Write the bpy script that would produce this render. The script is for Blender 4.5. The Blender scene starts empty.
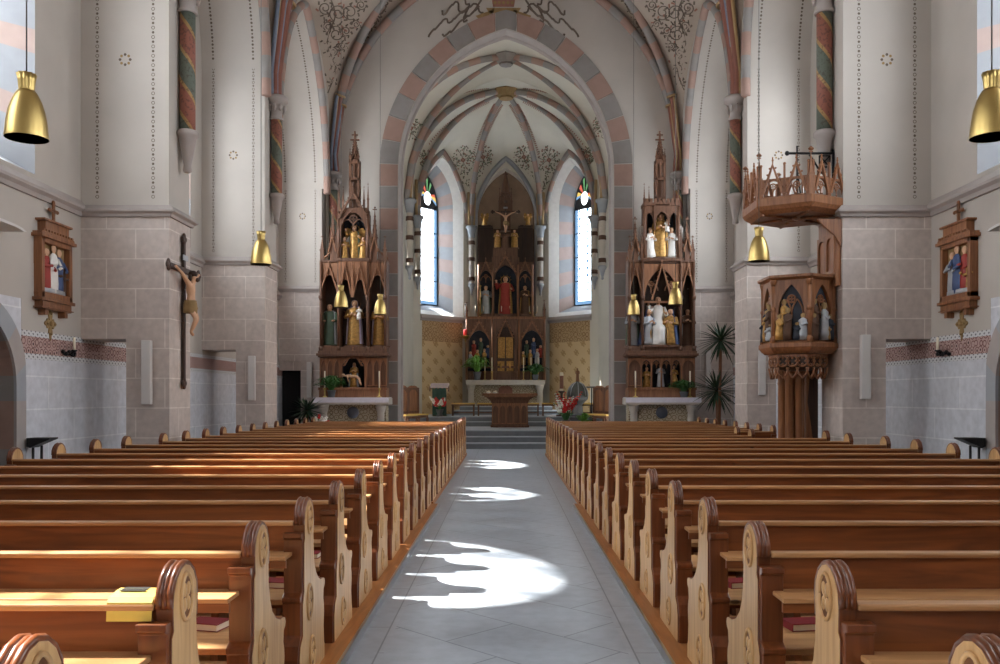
import bpy, math, random
from mathutils import Vector, Matrix
from mathutils.bvhtree import BVHTree
random.seed(7)
S = bpy.context.scene
COL = S.collection
PI = math.pi
F = 867.0          # focal length in pixels
EYE = 1.6

# ------------------------------------------------------------------ materials
def nt(m):
    m.use_nodes = True
    t = m.node_tree
    t.nodes.clear()
    out = t.nodes.new('ShaderNodeOutputMaterial')
    return t, out
def N(t, kind, **kw):
    n = t.nodes.new(kind)
    for k, v in kw.items():
        if k in n.inputs: n.inputs[k].default_value = v
        else: setattr(n, k, v)
    return n
def L(t, a, ao, b, bi): t.links.new(a.outputs[ao], b.inputs[bi])
def srgb(r, g, b):
    f = lambda c: (c/255/12.92) if c/255 <= .04045 else ((c/255+.055)/1.055)**2.4
    return (f(r), f(g), f(b), 1)
def ramp(t, stops, interp='LINEAR'):
    r = t.nodes.new('ShaderNodeValToRGB')
    r.color_ramp.interpolation = interp
    e = r.color_ramp.elements
    while len(e) < len(stops): e.new(0.5)
    for i, (p, c) in enumerate(stops):
        e[i].position = p; e[i].color = c
    return r
def mathn(t, op, a=None, b=None, va=None, vb=None):
    n = t.nodes.new('ShaderNodeMath'); n.operation = op
    if a: t.links.new(a, n.inputs[0])
    elif va is not None: n.inputs[0].default_value = va
    if b: t.links.new(b, n.inputs[1])
    elif vb is not None: n.inputs[1].default_value = vb
    return n.outputs[0]
def mixc(t, fac, a, b):
    n = t.nodes.new('ShaderNodeMix'); n.data_type = 'RGBA'
    for s, i in ((fac, 0), (a, 6), (b, 7)):
        if hasattr(s, 'is_output'): t.links.new(s, n.inputs[i])
        else: n.inputs[i].default_value = s
    return n.outputs[2]
def mat(name, col, rough=.6, var=.12, scale=6.0, metal=0.0, bump=0.0, stretch=(1,1,1), spec=.5, coat=0):
    """plain material: colour with a little noise in it"""
    m = bpy.data.materials.new(name); t, out = nt(m)
    b = N(t, 'ShaderNodeBsdfPrincipled', Roughness=rough, Metallic=metal)
    b.inputs['Specular IOR Level'].default_value = spec
    if coat: b.inputs['Coat Weight'].default_value = coat
    tc = N(t, 'ShaderNodeTexCoord'); mp = N(t, 'ShaderNodeMapping'); mp.inputs['Scale'].default_value = stretch
    nz = N(t, 'ShaderNodeTexNoise', Scale=scale, Detail=5.0)
    L(t, tc, 'Object', mp, 'Vector'); L(t, mp, 'Vector', nz, 'Vector')
    lo = tuple(c*(1-var) for c in col[:3])+(1,); hi = tuple(min(1, c*(1+var)) for c in col[:3])+(1,)
    r = ramp(t, [(.3, lo), (.7, hi)])
    L(t, nz, 'Fac', r, 'Fac'); L(t, r, 'Color', b, 'Base Color')
    if bump:
        bp = N(t, 'ShaderNodeBump', Strength=bump, Distance=.02); L(t, nz, 'Fac', bp, 'Height'); L(t, bp, 'Normal', b, 'Normal')
    L(t, b, 'BSDF', out, 'Surface')
    return m
def brickmat(name, c1, c2, joint, w, h, mortar=.012, rough=.7, mode='wall', rot=0, offset=.5, var=.1, spec=.4):
    m = bpy.data.materials.new(name); t, out = nt(m)
    b = N(t, 'ShaderNodeBsdfPrincipled', Roughness=rough); b.inputs['Specular IOR Level'].default_value = spec
    tc = N(t, 'ShaderNodeTexCoord')
    if mode == 'wall':
        s = N(t, 'ShaderNodeSeparateXYZ'); L(t, tc, 'Object', s, 0)
        u = mathn(t, 'ADD', s.outputs[0], s.outputs[1])
        cb = N(t, 'ShaderNodeCombineXYZ'); t.links.new(u, cb.inputs[0]); L(t, s, 2, cb, 1); vec = cb.outputs[0]
    else:
        mp = N(t, 'ShaderNodeMapping'); mp.inputs['Rotation'].default_value = (0, 0, rot); L(t, tc, 'Object', mp, 'Vector'); vec = mp.outputs[0]
    br = N(t, 'ShaderNodeTexBrick', Color1=c1, Color2=c2, Mortar=joint)
    br.inputs['Scale'].default_value = 1; br.inputs['Mortar Size'].default_value = mortar; br.inputs['Mortar Smooth'].default_value = .2
    br.inputs['Brick Width'].default_value = w; br.inputs['Row Height'].default_value = h; br.offset = offset
    t.links.new(vec, br.inputs['Vector'])
    nz = N(t, 'ShaderNodeTexNoise', Scale=9.0, Detail=6.0); L(t, tc, 'Object', nz, 'Vector')
    r = ramp(t, [(.3, (1-var,)*3+(1,)), (.7, (1+var,)*3+(1,))]); L(t, nz, 'Fac', r, 'Fac')
    mx = t.nodes.new('ShaderNodeMix'); mx.data_type = 'RGBA'; mx.blend_type = 'MULTIPLY'; mx.inputs[0].default_value = 1
    L(t, br, 'Color', mx, 6); L(t, r, 'Color', mx, 7); t.links.new(mx.outputs[2], b.inputs['Base Color'])
    L(t, b, 'BSDF', out, 'Surface')
    return m
def wood(name, dark, light, rough=.35, axis='x', knots=False, coat=.0):
    m = bpy.data.materials.new(name); t, out = nt(m)
    b = N(t, 'ShaderNodeBsdfPrincipled', Roughness=rough)
    if coat: b.inputs['Coat Weight'].default_value = coat; b.inputs['Coat Roughness'].default_value = .2
    tc = N(t, 'ShaderNodeTexCoord'); mp = N(t, 'ShaderNodeMapping')
    oi = N(t, 'ShaderNodeObjectInfo')
    mp.inputs['Scale'].default_value = {'x': (.7, 9, 9), 'y': (9, .7, 9), 'z': (9, 9, .7)}[axis]
    L(t, tc, 'Object', mp, 'Vector')
    rv = N(t, 'ShaderNodeVectorMath', operation='SCALE'); rv.inputs[0].default_value = (13, 7, 5); L(t, oi, 'Random', rv, 'Scale')
    ad = N(t, 'ShaderNodeVectorMath', operation='ADD'); L(t, mp, 'Vector', ad, 0); L(t, rv, 'Vector', ad, 1)
    nz = N(t, 'ShaderNodeTexNoise', Scale=2.2, Detail=7.0, Distortion=1.0); L(t, ad, 'Vector', nz, 'Vector')
    r = ramp(t, [(.3, dark), (.72, light)]); L(t, nz, 'Fac', r, 'Fac')
    c = r.outputs[0]
    if knots:
        v = N(t, 'ShaderNodeTexVoronoi', Scale=1.0)
        mp2 = N(t, 'ShaderNodeMapping'); mp2.inputs['Scale'].default_value = (1.6, 4, 4); L(t, tc, 'Object', mp2, 'Vector')
        ad2 = N(t, 'ShaderNodeVectorMath', operation='ADD'); L(t, mp2, 'Vector', ad2, 0); L(t, rv, 'Vector', ad2, 1); L(t, ad2, 'Vector', v, 'Vector')
        k = ramp(t, [(.035, (1,1,1,1)), (.06, (0,0,0,1))]); L(t, v, 'Distance', k, 'Fac')
        c = mixc(t, k.outputs[0], c, tuple(x*.3 for x in dark[:3])+(1,))
    hs = N(t, 'ShaderNodeHueSaturation'); t.links.new(c, hs.inputs['Color'])
    vr = N(t, 'ShaderNodeMapRange'); vr.inputs['To Min'].default_value = .86; vr.inputs['To Max'].default_value = 1.12
    L(t, oi, 'Random', vr, 'Value'); L(t, vr, 'Result', hs, 'Value'); L(t, hs, 'Color', b, 'Base Color')
    L(t, b, 'BSDF', out, 'Surface')
    return m
def glassmat(name, col, trans=.85, spots=None, soft=None):
    m = bpy.data.materials.new(name); t, out = nt(m)
    tr = N(t, 'ShaderNodeBsdfTransparent', Color=col); gl = N(t, 'ShaderNodeBsdfTranslucent', Color=col)
    if soft:
        tc = N(t, 'ShaderNodeTexCoord'); v = N(t, 'ShaderNodeTexNoise', Scale=1.6, Detail=2.0); L(t, tc, 'Object', v, 'Vector')
        r = ramp(t, [(.36, soft), (.6, col)]); L(t, v, 'Fac', r, 'Fac'); L(t, r, 0, tr, 0); L(t, r, 0, gl, 0)
    if spots:
        tc = N(t, 'ShaderNodeTexCoord'); v = N(t, 'ShaderNodeTexVoronoi', Scale=3.4, Randomness=.1); L(t, tc, 'Object', v, 'Vector')
        r = ramp(t, [(.3, (1,1,1,1)), (.38, (0,0,0,1))]); L(t, v, 'Distance', r, 'Fac'); c = mixc(t, r.outputs[0], col, spots)
        t.links.new(c, tr.inputs[0]); t.links.new(c, gl.inputs[0])
    mx = N(t, 'ShaderNodeMixShader', Fac=1-trans); L(t, tr, 0, mx, 1); L(t, gl, 0, mx, 2); L(t, mx, 0, out, 'Surface')
    return m
def patternmat(name, base, ink, kind, sx, sz, rough=.8, ink2=None, ky=1):
    """painted wall decoration: a repeated motif, its own colours"""
    m = bpy.data.materials.new(name); t, out = nt(m)
    b = N(t, 'ShaderNodeBsdfPrincipled', Roughness=rough); b.inputs['Specular IOR Level'].default_value = .2
    tc = N(t, 'ShaderNodeTexCoord'); s = N(t, 'ShaderNodeSeparateXYZ'); L(t, tc, 'Object', s, 0)
    u = mathn(t, 'MULTIPLY', mathn(t, 'ADD', s.outputs[0], mathn(t, 'MULTIPLY', s.outputs[1], vb=ky)), vb=sx); v = mathn(t, 'MULTIPLY', s.outputs[2], vb=sz)
    if kind == 'motif':       # staggered flower motifs
        a = mathn(t, 'MULTIPLY', mathn(t, 'SINE', u), mathn(t, 'SINE', v))
        c2 = mathn(t, 'MULTIPLY', mathn(t, 'SINE', mathn(t, 'MULTIPLY', u, vb=4)), mathn(t, 'SINE', mathn(t, 'MULTIPLY', v, vb=4)))
        f = mathn(t, 'ADD', a, mathn(t, 'MULTIPLY', c2, vb=.35))
        r = ramp(t, [(.52, (0,0,0,1)), (.6, (1,1,1,1))]); t.links.new(f, r.inputs[0])
        c = mixc(t, r.outputs[0], base, ink)
    elif kind == 'scroll':
        cb = N(t, 'ShaderNodeCombineXYZ'); t.links.new(u, cb.inputs[0]); t.links.new(v, cb.inputs[1])
        vo = N(t, 'ShaderNodeTexVoronoi', Scale=1.0, Randomness=.35); L(t, cb, 0, vo, 'Vector')
        w = mathn(t, 'SINE', mathn(t, 'MULTIPLY', vo.outputs['Distance'], vb=17))
        r = ramp(t, [(.45, (0,0,0,1)), (.6, (1,1,1,1))]); t.links.new(w, r.inputs[0])
        c = mixc(t, r.outputs[0], base, ink)
        if ink2:
            r2 = ramp(t, [(.16, (1,1,1,1)), (.2, (0,0,0,1))]); L(t, vo, 'Distance', r2, 'Fac'); c = mixc(t, r2.outputs[0], c, ink2)
    else:                     # tooth border
        a = mathn(t, 'SINE', u); r = ramp(t, [(.55, (0,0,0,1)), (.65, (1,1,1,1))]); t.links.new(a, r.inputs[0])
        c = mixc(t, r.outputs[0], base, ink)
    if hasattr(c, 'is_output'): t.links.new(c, b.inputs['Base Color'])
    L(t, b, 'BSDF', out, 'Surface')
    return m
def spiralmat(name):
    m = bpy.data.materials.new(name); t, out = nt(m)
    b = N(t, 'ShaderNodeBsdfPrincipled', Roughness=.7)
    tc = N(t, 'ShaderNodeTexCoord'); s = N(t, 'ShaderNodeSeparateXYZ'); L(t, tc, 'Object', s, 0)
    ang = mathn(t, 'DIVIDE', mathn(t, 'ARCTAN2', s.outputs[1], s.outputs[0]), vb=2*PI)
    u = mathn(t, 'FRACT', mathn(t, 'ADD', mathn(t, 'MULTIPLY', s.outputs[2], vb=.95), ang))
    red, gold, grn = srgb(146, 92, 78), srgb(172, 138, 92), srgb(96, 104, 94)
    r = ramp(t, [(0, red), (.42, gold), (.5, grn), (.92, gold)], 'CONSTANT'); t.links.new(u, r.inputs[0])
    nz = N(t, 'ShaderNodeTexNoise', Scale=22.0); L(t, tc, 'Object', nz, 'Vector')
    k = ramp(t, [(.55, (0,0,0,1)), (.62, (1,1,1,1))]); L(t, nz, 'Fac', k, 'Fac')
    f = mathn(t, 'MULTIPLY', k.outputs[0], vb=.5)
    t.links.new(mixc(t, f, r.outputs[0], srgb(70, 60, 55)), b.inputs['Base Color'])
    L(t, b, 'BSDF', out, 'Surface')
    return m

M = {}
M['plaster'] = mat('plaster', srgb(185, 179, 172), .9, .05, 1.2, spec=.2)
M['vault'] = mat('vault_plaster', srgb(172, 160, 148), .9, .05, 1.2, spec=.2)
M['apse'] = mat('apse_plaster', srgb(206, 202, 190), .9, .04, 1.2, spec=.2)
M['stone'] = brickmat('pier_stone', srgb(196, 185, 178), srgb(187, 176, 170), srgb(216, 208, 201), .92, .47, .010)
M['bluewall'] = brickmat('pale_wall', srgb(206, 208, 215), srgb(200, 203, 210), srgb(222, 224, 228), 1.5, .47, .012)
M['cornice'] = mat('cornice_stone', srgb(166, 158, 154), .8, .06, 3)
M['grey'] = mat('grey_block', srgb(140, 136, 133), .85, .07, 4)
M['pink'] = mat('pink_block', srgb(158, 130, 119), .85, .07, 4)
M['qgrey'] = mat('grey_quoin', srgb(158, 162, 168), .85, .05, 4)
M['qpink'] = mat('pink_quoin', srgb(180, 160, 152), .85, .05, 4)
M['floor'] = brickmat('slate_floor', srgb(160, 166, 174), srgb(152, 159, 168), srgb(108, 113, 120), .95, .62, .006, .38, 'flat', PI/4, .5, .1, .5)
M['border'] = brickmat('slate_border', srgb(158, 164, 172), srgb(152, 158, 167), srgb(112, 116, 122), 1.2, .4, .006, .38, 'flat', PI/2, .5, .1, .5)
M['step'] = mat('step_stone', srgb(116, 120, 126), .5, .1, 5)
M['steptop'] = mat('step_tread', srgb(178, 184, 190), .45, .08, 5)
M['platform'] = wood('platform_wood', srgb(150, 92, 46), srgb(188, 124, 68), .45, 'y')
M['metal_strip'] = mat('metal_strip', srgb(190, 190, 190), .3, .05, 8, 1.0)
M['pew_dark'] = wood('pew_stained', srgb(102, 54, 26), srgb(146, 84, 42), .36, 'x', True)
M['pew_top'] = wood('pew_rail_top_sheen', srgb(158, 110, 68), srgb(196, 148, 100), .33, 'x')  # lighter than the boards: gloss reflection on upper faces put into the colour
M['pew_seat'] = wood('pew_seat', srgb(176, 128, 82), srgb(208, 164, 112), .36, 'x', True)
M['pew_end'] = wood('pew_end_pine', srgb(176, 132, 84), srgb(214, 174, 122), .4, 'z')
M['pew_edge'] = wood('pew_end_edge', srgb(92, 46, 22), srgb(128, 70, 36), .3, 'z', coat=.3)
M['carving'] = wood('crevice_shade_and_trunk_brown', srgb(92, 54, 30), srgb(124, 78, 46), .5, 'z')
M['oak'] = wood('altar_oak', srgb(84, 56, 42), srgb(122, 86, 64), .5, 'z')
M['oak_light'] = wood('altar_oak_light', srgb(118, 78, 54), srgb(158, 112, 80), .5, 'z')
M['oak_dark'] = wood('altar_oak_dark', srgb(50, 34, 27), srgb(78, 54, 42), .5, 'z')
M['pulpit'] = wood('pulpit_oak', srgb(110, 68, 42), srgb(152, 102, 66), .45, 'z')
M['navy'] = mat('niche_blue', srgb(38, 44, 56), .7, .3, 7)
M['gold'] = mat('gilding', srgb(174, 134, 74), .42, .35, 18, .5)
M['brass'] = mat('brass', srgb(196, 170, 108), .38, .06, 2, 1.0)
M['brass_in'] = mat('brass_inside', srgb(150, 110, 40), .4, .1, 4, 1.0)
M['white'] = mat('white_paint_and_lit_splay', srgb(228, 226, 222), .6, .05, 6)
M['speaker'] = mat('speaker_white', srgb(206, 204, 202), .6, .03, 6)
M['linen'] = mat('linen', srgb(226, 224, 236), .85, .06, 8)
M['marble'] = mat('pale_stone', srgb(198, 190, 180), .6, .08, 6)
M['black'] = mat('black_metal', srgb(28, 27, 28), .5, .2, 8)
M['dark'] = mat('painted_dark_interior', srgb(24, 22, 24), .9, .1, 4)
M['iron'] = mat('wrought_iron', srgb(34, 33, 36), .5, .1, 9, .6)
M['skin'] = mat('carved_skin', srgb(206, 164, 132), .6, .08, 8)
M['hair'] = mat('dark_hair', srgb(54, 36, 26), .7, .2, 12)
M['red'] = mat('red_paint', srgb(150, 48, 40), .6, .12, 7)
M['blue'] = mat('blue_paint', srgb(66, 84, 124), .6, .14, 7)
M['green'] = mat('green_paint', srgb(72, 92, 74), .6, .14, 7)
M['lilac'] = mat('lilac_paint', srgb(170, 160, 180), .6, .12, 7)
M['silver'] = mat('silver_paint', srgb(168, 172, 178), .45, .14, 7, .3)
M['brown'] = mat('brown_paint', srgb(84, 58, 42), .7, .14, 7)
M['leaf'] = mat('leaf_green', srgb(66, 112, 54), .55, .3, 14)
M['leaf_dark'] = mat('leaf_dark_green', srgb(34, 58, 36), .5, .3, 14)
M['leaf_bright'] = mat('leaf_bright_green', srgb(112, 168, 66), .55, .25, 14)
M['petal_red'] = mat('petal_red', srgb(206, 36, 36), .6, .2, 14)
M['petal_white'] = mat('petal_white', srgb(240, 238, 228), .6, .05, 14)
M['wax'] = mat('candle_wax', srgb(236, 226, 204), .5, .03, 8)
M['book_red'] = mat('book_red', srgb(120, 18, 32), .5, .12, 9)
M['paper'] = mat('book_pages', srgb(226, 218, 200), .8, .05, 9)
M['yellow'] = mat('yellow_paper', srgb(226, 200, 96), .6, .06, 9)
M['ink'] = mat('ink_dark', srgb(60, 58, 56), .8, .1, 9)
M['mural'] = mat('mural_ink', srgb(104, 92, 82), .9, .15, 9)
M['mural_red'] = mat('mural_red', srgb(150, 106, 92), .9, .12, 9)
M['mural_green'] = mat('mural_green', srgb(112, 120, 100), .9, .12, 9)
M['mural_gold'] = mat('mural_ochre', srgb(150, 124, 84), .9, .12, 9)
M['spiral'] = spiralmat('spiral_paint')
M['shaft_red'] = mat('shaft_red', srgb(126, 74, 58), .5, .08, 8)
M['shaft_gold'] = mat('shaft_gold', srgb(170, 142, 100), .4, .08, 8, .2)
M['shaft_blue'] = mat('shaft_blue', srgb(112, 122, 140), .6, .08, 8)
M['frieze'] = patternmat('frieze_scroll', srgb(182, 154, 148), srgb(120, 86, 82), 'scroll', 9, 9, ink2=srgb(84, 60, 60))
M['intrados'] = patternmat('arch_intrados_paint', srgb(196, 184, 168), srgb(150, 126, 104), 'scroll', 4, 4)
M['frieze_edge'] = patternmat('frieze_border', srgb(206, 208, 210), srgb(96, 98, 106), 'motif', 56, 78)
M['tapestry'] = patternmat('tapestry_paint', srgb(212, 186, 144), srgb(184, 152, 110), 'motif', 13, 9, ky=0)
M['tapestry_top'] = patternmat('tapestry_border', srgb(190, 162, 124), srgb(148, 118, 84), 'scroll', 7, 5, ky=0)
M['niche'] = mat('niche_brown', srgb(150, 128, 108), .85, .12, 3)
M['curtain'] = mat('niche_planks', srgb(84, 62, 48), .8, .2, 5, stretch=(6, 6, .3))
M['antependium'] = patternmat('altar_front_paint', srgb(190, 178, 156), srgb(134, 118, 92), 'scroll', 7, 7)
M['amethyst'] = mat('medallion_blue', srgb(100, 106, 120), .6, .1, 9)
M['glass'] = glassmat('leaded_glass', (.96, .97, .98, 1), soft=(.22, .24, .26, 1))
M['glass_c'] = glassmat('apse_glass', (.80, .86, .92, 1), spots=(.012, .03, .055, 1))
M['glass_b'] = glassmat('blue_glass', (.018, .034, .055, 1))
M['glass_r'] = glassmat('red_glass', (.06, .012, .008, 1))
M['glass_y'] = glassmat('amber_glass', (.08, .05, .012, 1))
M['glass_g'] = glassmat('green_glass', (.012, .03, .012, 1))
M['lead'] = mat('lead_came', srgb(70, 74, 80), .6, .1, 9)
M['bronze'] = mat('bronze_grey', srgb(104, 106, 104), .4, .2, 6, .7)
M['cloth_green'] = mat('green_cloth', srgb(56, 84, 74), .85, .1, 9)
M['straw'] = mat('woven_straw', srgb(214, 178, 96), .8, .15, 40)

# ------------------------------------------------------------------ mesh builder
class MB:
    def __init__(s): s.v = []; s.f = []; s.m = []; s.sm = []; s.X = None
    def add(s, vs, fs, mi=0, smooth=False):
        o = len(s.v)
        s.v += [tuple(s.X @ Vector(p)) if s.X else tuple(p) for p in vs]
        for f in fs:
            s.f.append(tuple(i+o for i in f)); s.m.append(mi); s.sm.append(smooth)
        return s
    def box(s, x0, x1, y0, y1, z0, z1, mi=0):
        v = [(x, y, z) for z in (z0, z1) for y in (y0, y1) for x in (x0, x1)]
        return s.add(v, [(0,2,3,1), (4,5,7,6), (0,1,5,4), (2,6,7,3), (0,4,6,2), (1,3,7,5)], mi)
    def ring_loft(s, rings, mi=0, smooth=True, caps=True, closed=True, mis=None):
        n = len(rings[0]); v = [p for r in rings for p in r]; f = []; o = len(s.v)
        for i in range(len(rings)-1):
            for j in range(n if closed else n-1):
                k = (j+1) % n
                f.append((i*n+j, i*n+k, (i+1)*n+k, (i+1)*n+j))
        a = len(s.f); s.add(v, f, mi, smooth)
        if mis:
            q = n if closed else n-1
            for i in range(len(rings)-1):
                for j in range(q): s.m[a+i*q+j] = mis[i]
        if caps and closed:
            s.add(rings[0], [tuple(range(n))[::-1]], mis[0] if mis else mi); s.add(rings[-1], [tuple(range(n))], mis[-1] if mis else mi)
        return s
    def tube(s, pts, r, n=8, mi=0, smooth=True, flat=1.0, up=None, mis=None, r1=None):
        pts = [Vector(p) for p in pts]; rings = []
        prev = None
        for i, p in enumerate(pts):
            d = (pts[min(i+1, len(pts)-1)]-pts[max(i-1, 0)]).normalized()
            if prev is None:
                a = Vector(up) if up else (Vector((0,0,1)) if abs(d.z) < .9 else Vector((1,0,0)))
            else: a = prev
            x = (a - d*a.dot(d)); x = x.normalized() if x.length > 1e-6 else d.orthogonal().normalized()
            prev = x; y = d.cross(x)
            rr = r[i] if isinstance(r, (list, tuple)) else (r if r1 is None else r+(r1-r)*i/(len(pts)-1))
            rings.append([tuple(p + x*math.cos(2*PI*(k+.5)/n)*rr + y*math.sin(2*PI*(k+.5)/n)*rr*flat) for k in range(n)])
        return s.ring_loft(rings, mi, smooth, mis=mis)
    def lathe(s, prof, c=(0,0,0), n=16, mi=0, smooth=True, sx=1, sy=1, rot=0, mis=None):
        rings = [[(c[0]+max(r, 1e-4)*math.cos(2*PI*k/n+rot)*sx, c[1]+max(r, 1e-4)*math.sin(2*PI*k/n+rot)*sy, c[2]+z) for k in range(n)] for r, z in prof]
        return s.ring_loft(rings, mi, smooth, mis=mis)
    def ball(s, c, r, n=10, mi=0, sc=(1,1,1)):
        pr = [(math.sin(PI*i/6)*r, -math.cos(PI*i/6)*r*sc[2]) for i in range(7)]
        return s.lathe(pr, c, n, mi, True, sc[0], sc[1])
    def prism(s, poly, plane, d0, d1, mi=0, mside=None):
        """poly: (a,b) pairs; plane 'xz' (depth y), 'yz' (depth x), 'xy' (depth z)"""
        q = {'xz': lambda a, b, d: (a, d, b), 'yz': lambda a, b, d: (d, a, b), 'xy': lambda a, b, d: (a, b, d)}[plane]
        n = len(poly); v = [q(a, b, d0) for a, b in poly]+[q(a, b, d1) for a, b in poly]
        s.add(v, [tuple(range(n))[::-1], tuple(range(n, 2*n))], mi)
        s.add(v, [(i, (i+1) % n, n+(i+1) % n, n+i) for i in range(n)], mi if mside is None else mside)
        return s
    def strip(s, A, B, mi=0, smooth=False, mis=None):
        n = len(A)
        for i in range(n-1):
            s.add([A[i], A[i+1], B[i+1], B[i]], [(0,1,2,3)], mis[i] if mis else mi, smooth)
        return s
    def build(s, name, mats, parent=None, loc=(0,0,0), bevel=0, rotz=0):
        me = bpy.data.meshes.new(name)
        me.from_pydata(s.v, [], s.f)
        if not isinstance(mats, (list, tuple)): mats = [mats]
        for m in mats: me.materials.append(M[m] if isinstance(m, str) else m)
        me.polygons.foreach_set('material_index', s.m); me.polygons.foreach_set('use_smooth', s.sm)
        import bmesh
        bm = bmesh.new(); bm.from_mesh(me); bmesh.ops.remove_doubles(bm, verts=bm.verts, dist=1e-5)
        bmesh.ops.recalc_face_normals(bm, faces=bm.faces); bm.to_mesh(me); bm.free()
        o = bpy.data.objects.new(name, me); COL.objects.link(o)
        o.location = loc; o.rotation_euler = (0, 0, rotz)
        if parent: o.parent = parent
        if bevel:
            b = o.modifiers.new('edge', 'BEVEL'); b.width = bevel; b.segments = 2; b.limit_method = 'ANGLE'; b.harden_normals = False
        return o
def tag(o, label, cat, group=None):
    o['label'] = label; o['category'] = cat
    if group: o['group'] = group
    return o
def thing(name, label, cat, loc=(0,0,0), rotz=0, group=None):
    o = bpy.data.objects.new(name, None); o.empty_display_size = .1; COL.objects.link(o)
    o.location = loc; o.rotation_euler = (0, 0, rotz)
    return tag(o, label, cat, group)
def struct(o): o['kind'] = 'structure'; return o
def copy_tree(o, parent=None):
    c = o.copy(); COL.objects.link(c)
    if parent: c.parent = parent
    for ch in list(o.children): copy_tree(ch, c)
    return c
def arch(uc, half, zs, za, n=12):
    """pointed arch from the left springing over the apex to the right springing"""
    h = za-zs; R = (h*h+half*half)/(2*half); a = math.atan2(h, R-half); out = []
    for i in range(n+1):
        t = a*i/n; out.append((uc-half+R-R*math.cos(t), zs+R*math.sin(t)))
    return out+[(2*uc-u, z) for u, z in out[-2::-1]]
def outline(uc, half, zb, zs, za, n=12, k=8):
    J = [(uc-half, zb+(zs-zb)*i/k) for i in range(k)]
    return J+arch(uc, half, zs, za, n)+[(2*uc-u, z) for u, z in J[::-1]]
def prof(t, half, rise):
    """height of a pointed arch above its springing at distance t*half from the middle"""
    t = min(abs(t), 1); R = (rise*rise+half*half)/(2*half); cx = R-half
    return math.sqrt(max(R*R-(t*half+cx)**2, 0))
def wall_hole(mb, P, u0, u1, z0, z1, hole=None, mi=0):
    """face of a wall (P(u, d, z) gives the point) with a pointed opening in it"""
    q = lambda a, b, c, d: mb.add([P(a, 0, b), P(c, 0, b), P(c, 0, d), P(a, 0, d)], [(0,1,2,3)], mi)
    if not hole: q(u0, z0, u1, z1); return
    uc, half, zb, zs, za = hole
    if uc-half > u0: q(u0, z0, uc-half, z1)
    if uc+half < u1: q(uc+half, z0, u1, z1)
    if zb > z0: q(uc-half, z0, uc+half, zb)
    A = arch(uc, half, zs, za)
    for (a, za_), (b, zb_) in zip(A, A[1:]):
        mb.add([P(a, 0, za_), P(b, 0, zb_), P(b, 0, z1), P(a, 0, z1)], [(0,1,2,3)], mi)
def resample(pts, step):
    pts = [Vector(p) for p in pts]; out = [pts[0].copy()]; L0 = sum((b-a).length for a, b in zip(pts, pts[1:]))
    n = max(1, round(L0/step)); d = L0/n; acc = 0; i = 0; p = pts[0]
    while len(out) < n and i < len(pts)-1:
        seg = (pts[i+1]-p).length
        if acc+seg >= d-1e-9:
            p = p+(pts[i+1]-p)*((d-acc)/seg); out.append(p.copy()); acc = 0
        else: acc += seg; i += 1; p = pts[i]
    return out+[pts[-1].copy()]
def hexa(p, r, u, w, n=8): return [tuple(Vector(p)+Vector(u)*r*math.cos(2*PI*k/n)+Vector(w)*r*math.sin(2*PI*k/n)) for k in range(n)]
# ------------------------------------------------------------------ camera
cam = bpy.data.cameras.new('camera'); co = bpy.data.objects.new('camera', cam); COL.objects.link(co)
co.location = (0, 0, EYE); co.rotation_euler = (PI/2, 0, 0)
cam.sensor_width = 36; cam.lens = 36*F/1000; cam.shift_x = -.006; cam.shift_y = .064
cam.clip_start = .05; cam.clip_end = 200
S.camera = co

# ------------------------------------------------------------------ floor, platforms, steps
XW, XP = 6.7, 5.3                       # nave wall and pier face
m = MB(); q = lambda a, b, c, d, mi, z=0: m.add([(a, c, z), (b, c, z), (b, d, z), (a, d, z)], [(0,1,2,3)], mi)
q(-.76, .76, -5, 26.2, 0); q(-7.6, -.76, -5, 26.2, 1); q(.76, 7.6, -5, 26.2, 1)
struct(m.build('floor', ['floor', 'border']))
for s, nm in ((-1, 'left'), (1, 'right')):
    m = MB(); a, b = sorted((s*.975, s*5.42)); m.box(a, b, 1.0, 12.42, 0, .06); a, b = sorted((s*1.06, s*5.42)); m.box(a, b, 12.62, 23.5, 0, .06)
    struct(m.build('floor_platform_'+nm, 'platform'))
    m = MB(); a, b = sorted((s*.955, s*.975)); m.box(a, b, 1.0, 12.42, 0, .062)
    struct(m.build('trim_edge_strip_'+nm, 'metal_strip'))
m = MB()
def stepbox(m, x0, x1, y0, y1, z0, z1):
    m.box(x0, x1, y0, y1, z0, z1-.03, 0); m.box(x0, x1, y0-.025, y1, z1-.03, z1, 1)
for i in range(3): stepbox(m, -3.22, 3.22, 26.17+.36*i, 30.2, .18*i, .18*(i+1))
for i in range(2): stepbox(m, -3.57, 3.57, 30.2+.36*i, 36.5, .54+.17*i, .54+.17*(i+1))
stepbox(m, -2.0, 2.0, 33.3, 36.5, .88, 1.05); stepbox(m, -1.8, 1.8, 33.65, 36.5, 1.05, 1.2)
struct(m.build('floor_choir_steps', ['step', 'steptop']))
for s, nm in ((-1, 'left'), (1, 'right')):
    m = MB(); a, b = sorted((s*3.45, s*XP)); stepbox(m, a, b, 24.5, 26.2, 0, .27); stepbox(m, a, b, 24.9, 26.2, .27, .54)
    struct(m.build('floor_altar_plinth_'+nm, ['step', 'steptop']))

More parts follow.
